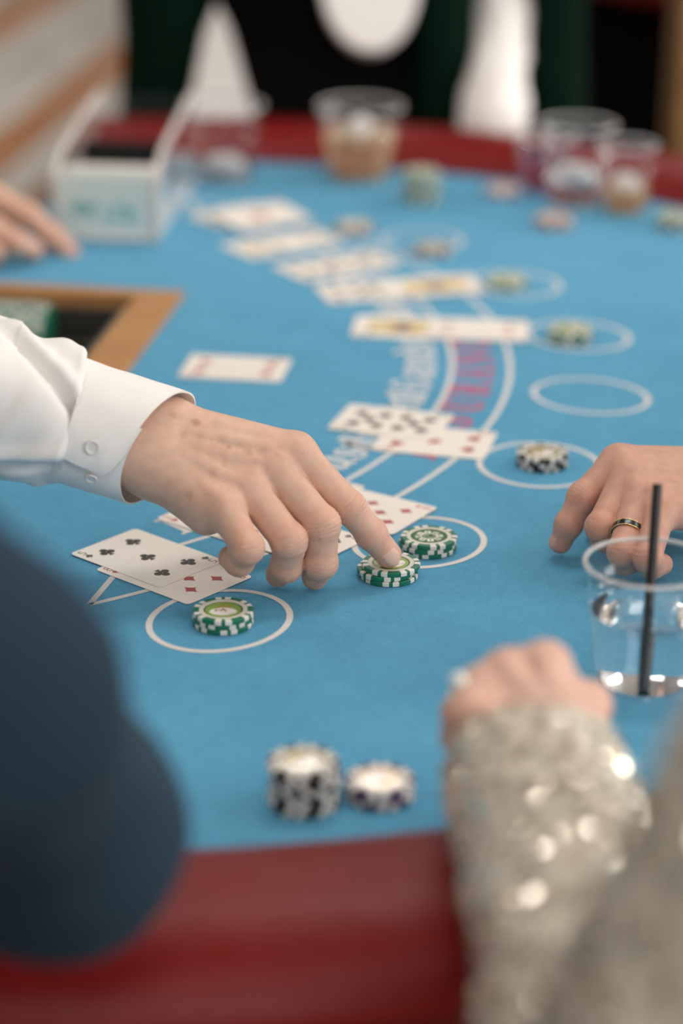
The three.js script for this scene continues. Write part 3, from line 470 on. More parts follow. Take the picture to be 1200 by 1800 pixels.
function handMesh(spec, cell, tone) {
  if (spec.veins) { const g = handField(spec).f, eye = camera.position; spec.ridges = spec.ridges ?? []; spec.spots = (spec.spotsAt ?? []).map(([u, v, r, w]) => [snap(g, u, v, spec.z0, spec.z1), r, w]);
    for (const [pts, r, k, sink] of spec.veins) { const q = pts.map(([u, v]) => { const p = snap(g, u, v, spec.z0, spec.z1); return p.addScaledVector(p.clone().sub(eye).normalize(), sink * 1.22); }); q[0].addScaledVector(q[0].clone().sub(eye).normalize(), sink * 0.9 + 0.0008); q[q.length - 1].addScaledVector(q[q.length - 1].clone().sub(eye).normalize(), sink * 0.5); for (let i = 1; i < q.length; i++) spec.ridges.push([q[i - 1], q[i], r, r, k]); } }
  const { f, nails } = handField(spec), pts = [...spec.palm.flatMap(p => [p[0], p[1]]), ...spec.fingers.flatMap(q => q.j)];
  const [lo, hi] = boundsOf(pts, 0.034);
  const red = spec.fingers.flatMap(q => q.j.map((c, i) => [c, i === 0 ? 0.5 : i === q.j.length - 1 ? 0.8 : 0.65]));
  const color = (x, y, z) => {
    let k = 0; for (const [c, w] of red) { const d2 = (x - c.x) ** 2 + (y - c.y) ** 2 + (z - c.z) ** 2; k = Math.max(k, w * Math.exp(-d2 / 0.00022)); }
    const m = 0.5 * noise(x * 90, y * 90, z * 90) + 0.5 * noise(x * 260, y * 260, z * 260); k = clamp(k + 0.15 + 0.45 * m, 0, 1);
    const b = 1 + 0.10 * noise(x * 150, y * 150, z * 150) + 0.05 * noise(x * 600, y * 600, z * 600);
    let c = [lerp(tone[0], tone[0] * 1.04, k) * b, lerp(tone[1], tone[1] * 0.80, k) * b, lerp(tone[2], tone[2] * 0.78, k) * b];
    for (const [s, r, w] of spec.spots ?? []) { const d = Math.hypot(x - s.x, y - s.y, z - s.z); if (d < r * 2) { const q = w * (1 - sstep(r * 0.5, r * 1.3, d * (1 + 0.25 * noise(x * 500, y * 500, z * 500)))); c = [c[0] * (1 - q * 0.45), c[1] * (1 - q * 0.58), c[2] * (1 - q * 0.66)]; } }
    for (const n of nails) if (n(x, y, z) < 0.0002) c = [tone[0] * 1.12, tone[1] * 1.10, tone[2] * 1.15];
    return c;
  };
  return meshField(f, lo, hi, cell, color, 22);
}
const uni = (tone) => () => tone;
// a plain head and neck, above the frame
function headField(c, face) {
  const q = new THREE.Quaternion().setFromUnitVectors(V3(0, 0, 1), face), P = (x, y, z) => V3(x, y, z).applyQuaternion(q).add(c);
  const parts = [[ellipsoid(P(0, 0.03, -0.01), V3(0.075, 0.095, 0.095), q), 0.02], [ellipsoid(P(0, -0.045, 0.025), V3(0.056, 0.07, 0.065), q), 0.03], [cone(P(0, 0.01, 0.082), P(0, -0.028, 0.102), 0.008, 0.013), 0.012], [ellipsoid(P(0.077, -0.005, -0.005), V3(0.010, 0.032, 0.02), q), 0.006], [ellipsoid(P(-0.077, -0.005, -0.005), V3(0.010, 0.032, 0.02), q), 0.006], [cone(P(0, -0.05, -0.02), P(0, -0.18, -0.035), 0.055, 0.06), 0.03], [ellipsoid(P(0, -0.062, 0.078), V3(0.026, 0.010, 0.016), q), 0.006]];
  const eyes = [cone(P(0.032, 0.008, 0.095), P(0.0321, 0.008, 0.095), 0.014, 0.014), cone(P(-0.032, 0.008, 0.095), P(-0.0321, 0.008, 0.095), 0.014, 0.014)];
  const hair = [ellipsoid(P(0, 0.05, -0.022), V3(0.083, 0.09, 0.098), q)], cut = ellipsoid(P(0, -0.045, 0.07), V3(0.09, 0.10, 0.09), q);
  return { f: (x, y, z) => { let d = 1; for (const [g, k] of parts) d = smin(d, g(x, y, z), k); for (const e of eyes) d = Math.max(d, -e(x, y, z)); return d; }, hair: (x, y, z) => Math.max(hair[0](x, y, z), -cut(x, y, z)), lo: c.clone().addScalar(-0.2), hi: c.clone().addScalar(0.16) };
}
const hairMat = [std({ color: lin(0.05, 0.03, 0.02), roughness: 0.7 }), std({ color: lin(0.25, 0.24, 0.23), roughness: 0.7 })];
function addHead(person, geos, c, face, tone, mat) { const h = headField(c, face.clone().normalize()); geos.push(meshField(h.f, h.lo, h.hi, 0.008, uni(tone), 8)); part('hair', meshField(h.hair, h.lo, h.hi, 0.009, null, 8), mat, person, true); }
function fieldOf(list, k, wob = 0, freq = 12) { return (x, y, z) => { let d = 1; for (const g of list) d = smin(d, g(x, y, z), k); return Math.abs(d) < 0.06 && wob ? d + wob * noise(x * freq, y * freq, z * freq) + wob * 0.4 * noise(x * freq * 2.7, y * freq * 2.7, z * freq * 2.7) : d; }; }

// --- the dealer: right hand on the chips, left hand by the shoe
const dealer = thing('person', 'dealer in a white shirt pressing a fingertip on green chips', 'person', V3(-0.78, 0, -1.80));
{
  const tone = [0.635, 0.418, 0.310], D = (u, v, d) => at(u, v, d), toCam = camera.position.clone().sub(D(500, 850, 1.6)).normalize();
  const I = [D(520, 795, 1.607), D(614, 892, 1.612), D(652, 939, 1.622), D(682, 975, 1.631)];
  const Mi = [D(480, 822, 1.600), D(566, 922, 1.594), D(564, 990, 1.604), D(553, 1014, 1.616)];
  const Ri = [D(434, 856, 1.592), D(508, 950, 1.584), D(503, 996, 1.602), D(489, 1010, 1.617)];
  const Pi = [D(392, 890, 1.582), D(434, 962, 1.570), D(420, 986, 1.586), D(405, 980, 1.601)];
  const Th = [D(330, 772, 1.630), D(420, 812, 1.655), D(492, 856, 1.660), D(545, 884, 1.652)];
  const w = [D(290, 748, 1.608), D(278, 775, 1.602), D(270, 800, 1.597), D(268, 826, 1.594)];
  const arm = [D(120, 705, 1.592), D(112, 745, 1.588)];
  const up = (p, k) => p.clone().addScaledVector(toCam, k);
  const spec = {
    palm: [[w[0], I[0], 0.0165, 0.0125], [w[1], Mi[0], 0.0175, 0.0125], [w[2], Ri[0], 0.0165, 0.0120], [w[3], Pi[0], 0.0150, 0.0115], [D(292, 850, 1.600), D(362, 905, 1.592), 0.0115, 0.0130], [w[0], arm[0], 0.0180, 0.024], [w[2], arm[1], 0.0190, 0.025], [D(262, 832, 1.597), arm[1], 0.0135, 0.022], [Th[0], Th[1], 0.017, 0.015], [D(440, 840, 1.618), D(330, 800, 1.614), 0.016, 0.017]],
    z0: 1.54, z1: 1.66,
    veins: [[[[330, 765], [400, 775], [470, 790], [515, 782]], 0.0030, 0.0045, 0.0030], [[[325, 780], [400, 802], [470, 815]], 0.0030, 0.0045, 0.0030], [[[320, 800], [380, 830], [428, 850]], 0.0028, 0.0045, 0.0028], [[[345, 845], [390, 880]], 0.0022, 0.004, 0.0022],
      [[[462, 770], [440, 795], [418, 800], [375, 785]], 0.0014, 0.003, 0.0017], [[[440, 835], [455, 812], [487, 800]], 0.0012, 0.003, 0.0014]],
    spotsAt: [[344, 742, 0.0035, 0.55], [402, 788, 0.0022, 0.6], [393, 818, 0.0025, 0.3], [305, 730, 0.003, 0.3], [332, 870, 0.0032, 0.4], [322, 765, 0.003, 0.25], [380, 742, 0.004, 0.15], [352, 765, 0.003, 0.2]],
    fingers: [{ j: I, r: [0.0125, 0.0105, 0.0100, 0.0090], nail: toCam.clone().add(V3(0.05, 0.04, 0)), wrinkle: 0.00055 }, { j: Mi, r: [0.0125, 0.0116, 0.0104, 0.0088], wrinkle: 0.0004 }, { j: Ri, r: [0.0122, 0.0114, 0.0100, 0.0086], wrinkle: 0.0004 }, { j: Pi, r: [0.0118, 0.0106, 0.0094, 0.0082] }, { j: Th, r: [0.016, 0.0125, 0.0115, 0.0095], web: 0.014 }],
  };
  const skins = [handMesh(spec, 0.00125, tone)];
  // left hand, resting by the shoe
  const I2 = [D(-32, 336, 2.40), D(52, 381, 2.39), D(96, 420, 2.388), D(124, 447, 2.392)], M2 = [D(-62, 362, 2.375), D(-10, 405, 2.345), D(30, 428, 2.345), D(58, 440, 2.36)], R2 = [D(-80, 385, 2.35), D(-40, 420, 2.325), D(-12, 445, 2.33), D(-5, 452, 2.35)], P2 = [D(-100, 400, 2.33), D(-75, 432, 2.305), D(-60, 450, 2.31), D(-55, 455, 2.33)];
  const ww = [D(-190, 330, 2.40), D(-195, 355, 2.375), D(-200, 378, 2.35)];
  skins.push(handMesh({ palm: [[ww[0], I2[0], 0.018, 0.013], [ww[1], M2[0], 0.018, 0.013], [ww[1], R2[0], 0.017, 0.0125], [ww[2], P2[0], 0.016, 0.012], [ww[1], D(-330, 300, 2.39), 0.024, 0.028]], fingers: [{ j: I2, r: [0.0145, 0.0125, 0.0115, 0.0098] }, { j: M2, r: [0.014, 0.0125, 0.0115, 0.0100] }, { j: R2, r: [0.011, 0.0095, 0.0085, 0.008] }, { j: P2, r: [0.0105, 0.0088, 0.008, 0.0074] }, { j: [D(-130, 340, 2.42), D(-70, 370, 2.45), D(-30, 400, 2.45), D(0, 415, 2.44)], r: [0.016, 0.0125, 0.0115, 0.0095], web: 0.014 }] }, 0.003, tone));
  addHead(dealer, skins, V3(-0.74, 1.66, -1.80), V3(1, -0.35, 0.25), tone, hairMat[1]);
  ['hand', 'hand', 'head'].forEach((n, i) => part(n, skins[i], M.skin, dealer, true));

  // right cuff and sleeve: frames along the arm, c centre, ru towards the picture's up, rv towards the camera
  const frames = [[D(276, 785, 1.604), 0.0385, 0.035], [D(113, 740, 1.590), 0.0415, 0.038], [D(-8, 703, 1.580), 0.0505, 0.046], [D(-200, 640, 1.56), 0.054, 0.05], [D(-620, 500, 1.57), 0.058, 0.055]];
  const axis = (s) => { const k = Math.min(frames.length - 2, Math.floor(s)), t = s - k, a = frames[k], b = frames[k + 1], c = a[0].clone().lerp(b[0], t), d = a[0].clone().sub(b[0]).normalize(), e = V3(0, 1, 0), U = e.clone().addScaledVector(d, -e.dot(d)).normalize(), Vv = d.clone().cross(U).normalize(); if (Vv.dot(toCam) < 0) Vv.negate(); return { c, d, U, Vv, ru: lerp(a[1], b[1], t), rv: lerp(a[2], b[2], t) }; };
  const onArm = (s, phi, extra = 0, along = 0) => { const A = axis(Math.max(0, s)); return A.c.addScaledVector(A.U, (A.ru + extra) * Math.cos(phi)).addScaledVector(A.Vv, (A.rv + extra) * Math.sin(phi)).addScaledVector(A.d, along); };
  const rad = Math.PI / 180;
  const flapEnd = (s) => rad * (s < 0.30 ? lerp(86, 113, sstep(0, 1, Math.sqrt(s / 0.34))) : lerp(113, 104, (s - 0.30) / 0.7));
  const slant = (phi, s) => -0.024 * Math.sin(phi) * (1 - s) + 0.003 * Math.cos(phi) * (1 - s);
  const cuff = part('cuff', sheet((t, s) => { const phi = lerp(-150 * rad, flapEnd(s), t); return onArm(s, phi, 0.0018 + 0.0008 * noise(phi * 2, s * 3, 1) + 0.0018 * sstep(60 * rad, 105 * rad, phi) * (1 - s * 0.5), slant(phi, s)); }, 72, 24, 0.0013), M.shirt, dealer, true);
  cuff.userData.label = 'white buttoned shirt cuff';
  part('cuff_lining', sheet((t, s) => { const phi = lerp(60 * rad, 310 * rad, t), low = sstep(100 * rad, 160 * rad, phi) * sstep(260 * rad, 190 * rad, phi); return onArm(s, phi, -0.0014 + 0.0045 * low * (1 - s), slant(phi, s) + 0.002 * (1 - s)); }, 72, 20, 0.0012), M.shirt, dealer, true);
  // buttons
  const buttonGeo = creased(new THREE.LatheGeometry([[0, 0.0006], [0.0028, 0.0006], [0.0032, 0.0011], [0.0046, 0.0013], [0.0050, 0.0008], [0.0050, 0]].map(([a, b]) => new THREE.Vector2(a, b)), 24), 0.5);
  const stitch = new THREE.SphereGeometry(0.0006, 8, 6);
  for (const [s, ph, ex, sc] of [[0.72, 88, 0.0036, 1], [0.62, 122, 0.0016, 0.8]]) {
    const phi = ph * rad, p = onArm(s, phi, ex), A = axis(s), n = A.U.clone().multiplyScalar(Math.cos(phi)).addScaledVector(A.Vv, Math.sin(phi)).normalize();
    const b = part('button', buttonGeo.clone().scale(sc, sc, sc).applyQuaternion(new THREE.Quaternion().setFromUnitVectors(V3(0, 1, 0), n)).translate(p.x, p.y, p.z), phy({ color: lin(0.74, 0.72, 0.70), roughness: 0.25, clearcoat: 0.6 }), cuff, true);
    void stitch; void b;
  }
  // the sleeve gathers into the cuff
  part('sleeve', sheet((t, s) => {
    const phi = t * 2 * Math.PI, S = 0.93 + s * 3.05, g = Math.exp(-s * 7);
    let e = 0.0005 + 0.009 * sstep(0, 0.05, s) * Math.exp(-s * 9) * (0.6 + 0.4 * Math.cos(phi * 2 + 0.6)) * (1 - 0.9 * sstep(1.9, 2.8, phi) * sstep(4.6, 3.8, phi));
    e += 0.0028 * Math.sin(phi * 4 + s * 7 + 1.2) * (0.25 + g) * sstep(0, 0.03, s) + 0.006 * noise(Math.cos(phi) * 1.2 + s * 6, Math.sin(phi) * 1.2, s * 5 + 3) * sstep(0, 0.06, s);
    const fc = 0.95 - 2.3 * s, ff = sstep(0.0, 0.03, s) * sstep(0.6, 0.3, s); e += ff * (0.0045 * Math.exp(-(((phi - fc + 0.10) / 0.20) ** 2)) - 0.008 * Math.exp(-(((phi - fc - 0.14) / 0.13) ** 2)));
    const fd = 1.75 + 1.2 * s; e += ff * 0.004 * (Math.exp(-(((phi - fd) / 0.16) ** 2)) - Math.exp(-(((phi - fd - 0.26) / 0.16) ** 2)));
    return onArm(S, phi, e);
  }, 120, 110, 0.001, true), M.shirt, dealer, true).userData.label = 'creased white shirt sleeve';
  const sh = V3(-0.70, 1.36, -1.66), el = frames[4][0];
  const sh2 = V3(-0.72, 1.36, -1.98), el2 = V3(-0.62, 1.0, -2.34), wr2 = D(-330, 300, 2.39);
  const body = [ellipsoid(V3(-0.76, 1.18, -1.82), V3(0.14, 0.30, 0.20)), ellipsoid(V3(-0.78, 0.98, -1.82), V3(0.13, 0.16, 0.175)), cone(sh, el, 0.075, 0.058), cone(sh2, el2, 0.075, 0.058), cone(el2, wr2, 0.055, 0.038), cone(sh, sh2, 0.08, 0.08), cone(V3(-0.75, 1.45, -1.82), V3(-0.75, 1.50, -1.82), 0.07, 0.065)];
  part('shirt', meshField(fieldOf(body, 0.05, 0.006), V3(-1.05, 0.84, -2.5), V3(-0.22, 1.60, -1.45), 0.02, null, 6), M.shirt, dealer, true);
  part('trousers', meshField(fieldOf([ellipsoid(V3(-0.78, 0.88, -1.82), V3(0.13, 0.14, 0.175)), cone(V3(-0.78, 0.82, -1.73), V3(-0.78, 0.09, -1.70), 0.09, 0.06), cone(V3(-0.78, 0.82, -1.91), V3(-0.78, 0.09, -1.94), 0.09, 0.06)], 0.03, 0.004), V3(-0.98, 0.02, -2.1), V3(-0.6, 1.02, -1.55), 0.02, null, 6), M.blackcloth, dealer, true);
  for (const z of [-1.70, -1.94]) part('shoe', meshField(fieldOf([ellipsoid(V3(-0.72, 0.03, z), V3(0.14, 0.045, 0.05)), cone(V3(-0.79, 0.06, z), V3(-0.79, 0.1, z), 0.045, 0.045)], 0.02), V3(-0.9, 0, z - 0.08), V3(-0.54, 0.18, z + 0.08), 0.012, null, 6), M.black, dealer, true);
}
function seated(person, hip, sh, knee, mat, r = 1) {                // lower half of a seated figure: hips, thighs, shins, feet
  const side = sh, fwd = knee.clone().normalize(), list = [], shoes = [];
  for (const s of [-1, 1]) { const h = hip.clone().addScaledVector(side, s * 0.09), k = h.clone().addScaledVector(fwd, 0.40), a = V3(k.x, 0.10, k.z).addScaledVector(fwd, -0.05); list.push(cone(h, k, 0.085 * r, 0.062 * r), cone(k, a, 0.06 * r, 0.042 * r)); shoes.push([a, fwd]); }
  list.push(ellipsoid(hip, V3(0.17, 0.12, 0.17)));
  const [lo, hi] = boundsOf([hip, ...shoes.map(q => q[0]), hip.clone().addScaledVector(fwd, 0.42)], 0.2); lo.y = Math.max(lo.y, 0.0);
  part('trousers', meshField(fieldOf(list, 0.04, 0.004), lo, hi, 0.022, null, 6), mat, person, true);
  for (const [a, f] of shoes) { const p = V3(a.x, 0.035, a.z); part('shoe', meshField(fieldOf([cone(p.clone().addScaledVector(f, -0.05), p.clone().addScaledVector(f, 0.14), 0.042, 0.034), cone(p, V3(p.x, 0.1, p.z), 0.045, 0.045)], 0.02), V3(p.x - 0.22, -0.005, p.z - 0.22), V3(p.x + 0.22, 0.17, p.z + 0.22), 0.014, null, 6), M.black, person, true); }
}
function stool(p, label) {
  const t = thing('bar_stool', label, 'stool', V3(p.x, 0, p.z));
  part('seat', new THREE.LatheGeometry([[0, 0], [0.17, 0], [0.185, 0.015], [0.185, 0.04], [0.17, 0.055], [0, 0.06]].map(([a, b]) => new THREE.Vector2(a, b)), 32).translate(0, 0.44, 0), M.black, t);
  for (let i = 0; i < 4; i++) { const a = i * Math.PI / 2 + 0.78; part('leg', new THREE.TubeGeometry(new THREE.LineCurve3(V3(0.11 * Math.cos(a), 0.44, 0.11 * Math.sin(a)), V3(0.18 * Math.cos(a), 0.0, 0.18 * Math.sin(a))), 2, 0.013, 10), M.darkmetal, t); }
  part('footrest', new THREE.TorusGeometry(0.153, 0.009, 8, 32).rotateX(Math.PI / 2).translate(0, 0.17, 0), M.darkmetal, t);
}

// --- the guest with a wedding band, at the players' side
const guest = thing('person', 'guest with a dark wedding band resting a hand behind the cup', 'person', V3(1.02, 0, -1.75));
{
  const tone = [0.60, 0.36, 0.27], D = at;
  const I = [D(1088, 816, 1.678), D(1024, 874, 1.664), D(999, 922, 1.666), D(985, 954, 1.673)], Mi = [D(1104, 838, 1.662), D(1054, 926, 1.634), D(1062, 946, 1.644), D(1082, 950, 1.656)], Ri = [D(1122, 868, 1.648), D(1094, 970, 1.612), D(1100, 986, 1.622), D(1120, 986, 1.636)], Pi = [D(1160, 898, 1.630), D(1138, 982, 1.600), D(1146, 994, 1.608), D(1162, 992, 1.620)];
  const w = [D(1265, 830, 1.690), D(1270, 850, 1.672), D(1275, 872, 1.655), D(1280, 895, 1.642)];
  const spec = { palm: [[w[0], I[0], 0.017, 0.0130], [w[1], Mi[0], 0.018, 0.0130], [w[2], Ri[0], 0.017, 0.0125], [w[3], Pi[0], 0.0155, 0.012], [w[1], D(1420, 850, 1.68), 0.022, 0.026], [w[2], D(1420, 875, 1.665), 0.022, 0.026]], ridges: [[D(1230, 815, 1.668), D(1098, 805, 1.668), 0.003, 0.0025, 0.007], [D(1235, 840, 1.652), D(1120, 830, 1.650), 0.003, 0.0025, 0.007], [D(1240, 862, 1.638), D(1146, 862, 1.634), 0.0028, 0.0022, 0.007]], fingers: [{ j: I, r: [0.0128, 0.0102, 0.0090, 0.0076], nail: V3(-0.75, 0.35, 0.35), wrinkle: 0.00015 }, { j: Mi, r: [0.0118, 0.0094, 0.0088, 0.0082], wrinkle: 0.00015 }, { j: Ri, r: [0.0115, 0.0097, 0.0088, 0.0080] }, { j: Pi, r: [0.0108, 0.0090, 0.0082, 0.0076] }, { j: [D(1190, 850, 1.705), D(1130, 880, 1.715), D(1085, 905, 1.712), D(1052, 925, 1.705)], r: [0.016, 0.012, 0.011, 0.009], web: 0.014 }] };
  const skins = [handMesh(spec, 0.0016, tone)]; addHead(guest, skins, V3(1.02, 1.36, -1.75), V3(-1, -0.3, 0.1), tone, hairMat[0]);
  ['hand', 'head'].forEach((n, i) => part(n, skins[i], M.skin, guest, true));
  // the band sits on the ring finger
  const dir = Ri[1].clone().sub(Ri[0]).normalize(), c = Ri[0].clone().lerp(Ri[1], 0.68), q = new THREE.Quaternion().setFromUnitVectors(V3(0, 1, 0), dir);
  const band = creased(new THREE.LatheGeometry([[0.0098, -0.0026], [0.0114, -0.0022], [0.0116, 0], [0.0114, 0.0022], [0.0098, 0.0026], [0.0098, -0.0026]].map(([a, b]) => new THREE.Vector2(a, b)), 40), 0.4).applyQuaternion(q).translate(c.x, c.y, c.z);
  const bm = part('wedding_band', band, M.darkmetal, guest, true); bm.userData.label = 'dark metal ring with gold edges';
  for (const s of [-1, 1]) part('gold_edge', new THREE.TorusGeometry(0.0112, 0.0005, 6, 36).rotateX(Math.PI / 2).translate(0, s * 0.0024, 0).applyQuaternion(q).translate(c.x, c.y, c.z), M.gold, bm, true);
  const s1 = V3(0.98, 1.12, -1.56), s2 = V3(0.98, 1.12, -1.94), e1 = V3(0.78, 0.87, -1.58), w1 = D(1440, 862, 1.672), e2 = V3(0.86, 0.86, -2.06), w2 = V3(0.78, 0.80, -2.0);
  part('jacket', meshField(fieldOf([ellipsoid(V3(1.03, 0.92, -1.75), V3(0.13, 0.30, 0.20)), cone(s1, e1, 0.07, 0.055), cone(e1, w1, 0.052, 0.036), cone(s2, e2, 0.07, 0.055), cone(e2, w2, 0.052, 0.04), cone(s1, s2, 0.075, 0.075)], 0.05, 0.006), V3(0.28, 0.5, -2.25), V3(1.3, 1.32, -1.35), 0.02, null, 6), M.blackcloth, guest, true);
  seated(guest, V3(1.05, 0.60, -1.75), V3(0, 0, 1), V3(-1, -0.12, 0), M.blackcloth); stool(V3(1.05, 0, -1.75), 'black stool under the guest with the wedding band');
}

// --- the man in the dark blue suit, elbow on the near rail
const suitMan = thing('person', 'man in a dark blue suit leaning an elbow on the near red rail', 'person', V3(-0.42, 0, -0.62));
{
  const tone = [0.56, 0.34, 0.25], D = at, el = D(105, 1458, 1.085), sh = D(-640, 830, 0.80), wr = D(-330, 1560, 1.17), mid = D(-60, 1222, 0.96);
  const chest = V3(-0.40, 1.02, -0.62), list = [cone(el, mid, 0.0535, 0.056), cone(mid, sh, 0.056, 0.078), cone(el, wr, 0.048, 0.042), ellipsoid(chest, V3(0.20, 0.30, 0.13)), cone(sh, V3(-0.56, 1.22, -0.60), 0.08, 0.08), cone(V3(-0.58, 1.2, -0.62), V3(-0.66, 0.90, -0.84), 0.07, 0.055), cone(V3(-0.66, 0.90, -0.84), V3(-0.52, 0.82, -0.98), 0.05, 0.04)];
  const [lo, hi] = boundsOf([el, sh, wr, V3(-0.75, 0.68, -0.45), V3(-0.2, 1.33, -1.0)], 0.08);
  const fold = fieldOf(list, 0.03, 0.0035, 16);
  part('jacket', meshField(fold, lo, hi, 0.009, null, 6), M.suit, suitMan, true).userData.label = 'dark blue wool suit jacket';
  const hand = { palm: [], fingers: [] }, hp = wr.clone(), fx = V3(-0.35, 0, -0.93).normalize(), fy = V3(0.93, 0, -0.35).normalize();
  for (let k = 0; k < 4; k++) { const m = hp.clone().addScaledVector(fx, 0.10 - k * 0.006).addScaledVector(fy, 0.03 - k * 0.02).setY(TY + 0.055), a = m.clone().addScaledVector(fx, 0.04).setY(TY + 0.04), b = a.clone().addScaledVector(fx, 0.022).setY(TY + 0.024), c = b.clone().addScaledVector(fx, 0.016).setY(TY + 0.010); hand.palm.push([hp.clone().addScaledVector(fy, 0.015 - k * 0.01).setY(TY + 0.06), m, 0.02, 0.0125]); hand.fingers.push({ j: [m, a, b, c], r: [0.0118, 0.0098, 0.009, 0.008] }); }
  hand.fingers.push({ j: [hp.clone().addScaledVector(fx, 0.03).addScaledVector(fy, 0.02).setY(TY + 0.05), hp.clone().addScaledVector(fx, 0.07).addScaledVector(fy, 0.055).setY(TY + 0.035), hp.clone().addScaledVector(fx, 0.10).addScaledVector(fy, 0.06).setY(TY + 0.02)], r: [0.016, 0.012, 0.009], web: 0.014 });
  const skins = [handMesh(hand, 0.003, tone)]; addHead(suitMan, skins, V3(-0.43, 1.47, -0.66), V3(0.25, -0.25, -1), tone, hairMat[0]);
  ['hand', 'head'].forEach((n, i) => part(n, skins[i], M.skin, suitMan, true));
  seated(suitMan, V3(-0.42, 0.62, -0.60), V3(1, 0, 0), V3(0, -0.15, -1), M.suit); stool(V3(-0.42, 0, -0.58), 'black stool under the man in the blue suit');
}

// --- the woman in sequins
const woman = thing('person', 'woman in a champagne sequin dress resting a closed hand by the cup', 'person', V3(0.52, 0, -0.52));
{
  const tone = [0.66, 0.44, 0.35], D = at;
  const I = [D(958, 1172, 1.262), D(908, 1200, 1.305), D(935, 1245, 1.318), D(960, 1260, 1.30)], Mi = [D(893, 1186, 1.258), D(843, 1228, 1.298), D(870, 1278, 1.310), D(905, 1285, 1.29)], Ri = [D(846, 1216, 1.250), D(808, 1254, 1.284), D(830, 1300, 1.296), D(862, 1300, 1.278)], Pi = [D(826, 1256, 1.236), D(806, 1294, 1.262), D(826, 1322, 1.268), D(852, 1315, 1.255)];
  const w = [D(1010, 1290, 1.255), D(985, 1300, 1.245), D(960, 1318, 1.235)];
  const spec = { palm: [[w[0], I[0], 0.0165, 0.0125], [w[1], Mi[0], 0.017, 0.0125], [w[1], Ri[0], 0.016, 0.012], [w[2], Pi[0], 0.0155, 0.0115], [w[1], D(1005, 1420, 1.18), 0.022, 0.024]], ridges: [[D(985, 1260, 1.238), D(948, 1160, 1.251), 0.003, 0.003, 0.008], [D(960, 1265, 1.234), D(888, 1172, 1.247), 0.003, 0.003, 0.008]], fingers: [{ j: I, r: [0.0122, 0.0095, 0.0085, 0.0078] }, { j: Mi, r: [0.0122, 0.0098, 0.0086, 0.0078] }, { j: Ri, r: [0.0118, 0.0095, 0.0084, 0.0076] }, { j: Pi, r: [0.0108, 0.0088, 0.0078, 0.007] }, { j: [D(1030, 1240, 1.275), D(1010, 1230, 1.315), D(980, 1250, 1.335), D(950, 1270, 1.335)], r: [0.014, 0.011, 0.010, 0.008], web: 0.012 }] };
  const skins = [handMesh(spec, 0.002, tone)]; addHead(woman, skins, V3(0.55, 1.42, -0.56), V3(-0.35, -0.25, -1), tone, hairMat[0]);
  ['hand', 'head'].forEach((n, i) => part(n, skins[i], M.skin, woman, true));
  const rd = Ri[1].clone().sub(Ri[0]).normalize(), rc = Ri[0].clone().lerp(Ri[1], 0.55), rq = new THREE.Quaternion().setFromUnitVectors(V3(0, 0, 1), rd);
  part('finger_ring', new THREE.TorusGeometry(0.0112, 0.0011, 8, 32).applyQuaternion(rq).translate(rc.x, rc.y, rc.z), M.silver, woman, true).userData.label = 'silver ring';
  const up = D(806, 1196, 1.238); part('ring_stone', new THREE.OctahedronGeometry(0.0048, 1).translate(up.x, up.y, up.z), phy({ color: lin(0.85, 0.87, 0.85), roughness: 0.08, clearcoat: 1 }), woman, true).userData.label = 'pale stone of the ring';
  // sleeve, upper arm and torso of the dress
  const c0 = D(938, 1362, 1.225), c1 = D(985, 1540, 1.165), c2 = D(1030, 1800, 1.07), elb = D(1050, 2020, 1.0), sho = D(1760, 900, 0.80);
  const cuffN = c0.clone().sub(c1).normalize();
  const list = [cone(c0.clone().addScaledVector(cuffN, 0.02), c1, 0.0475, 0.0450), cone(c1, c2, 0.0445, 0.0460), cone(c2, elb, 0.0460, 0.050), cone(elb, sho, 0.048, 0.060), ellipsoid(V3(0.52, 0.98, -0.50), V3(0.17, 0.28, 0.12)), cone(sho, V3(0.62, 1.18, -0.52), 0.06, 0.07), cone(V3(0.66, 1.18, -0.52), V3(0.74, 0.88, -0.70), 0.06, 0.05), cone(V3(0.74, 0.88, -0.70), V3(0.66, 0.82, -0.90), 0.045, 0.04)];
  const base = fieldOf(list, 0.018, 0.005, 22), cp = c0.clone().addScaledVector(cuffN, 0.006);
  const f = (x, y, z) => { const cut = (x - cp.x) * cuffN.x + (y - cp.y) * cuffN.y + (z - cp.z) * cuffN.z; return Math.max(base(x, y, z), cut + 0.004 * noise(x * 60, y * 60, z * 60)); };
  const [lo, hi] = boundsOf([c0, elb, sho, V3(0.24, 0.70, -0.40), V3(0.80, 1.28, -0.9)], 0.07);
  const dressMat = phy({ color: lin(0.62, 0.575, 0.49), roughness: 0.75, sheen: 0.4, sheenRoughness: 0.5, sheenColor: lin(0.6, 0.56, 0.5) });
  const dressGeo = meshField(f, lo, hi, 0.0075, null, 6);
  const dress = part('dress', dressGeo.clone(), dressMat, woman, true); dress.userData.label = 'champagne dress sewn with sequins';
  // sequins: thousands of small discs, which nobody could count
  const r = rng(2024), P = dressGeo.attributes.position, N = dressGeo.attributes.normal, idx = dressGeo.index.array, spots = [], area = [];
  let tot = 0; const a = V3(), b = V3(), c = V3();
  for (let i = 0; i < idx.length; i += 3) { a.fromBufferAttribute(P, idx[i]); b.fromBufferAttribute(P, idx[i + 1]); c.fromBufferAttribute(P, idx[i + 2]); const s = b.clone().sub(a).cross(c.clone().sub(a)).length() / 2; tot += s; area.push(tot); }
  const nS = 16000, disc = new THREE.CylinderGeometry(0.0032, 0.0034, 0.0003, 12);
  const seq = new THREE.InstancedMesh(disc, std({ color: lin(0.83, 0.78, 0.69), roughness: 0.09, metalness: 0.8 }), nS), m4 = new THREE.Matrix4(), q4 = new THREE.Quaternion(), col = new THREE.Color();
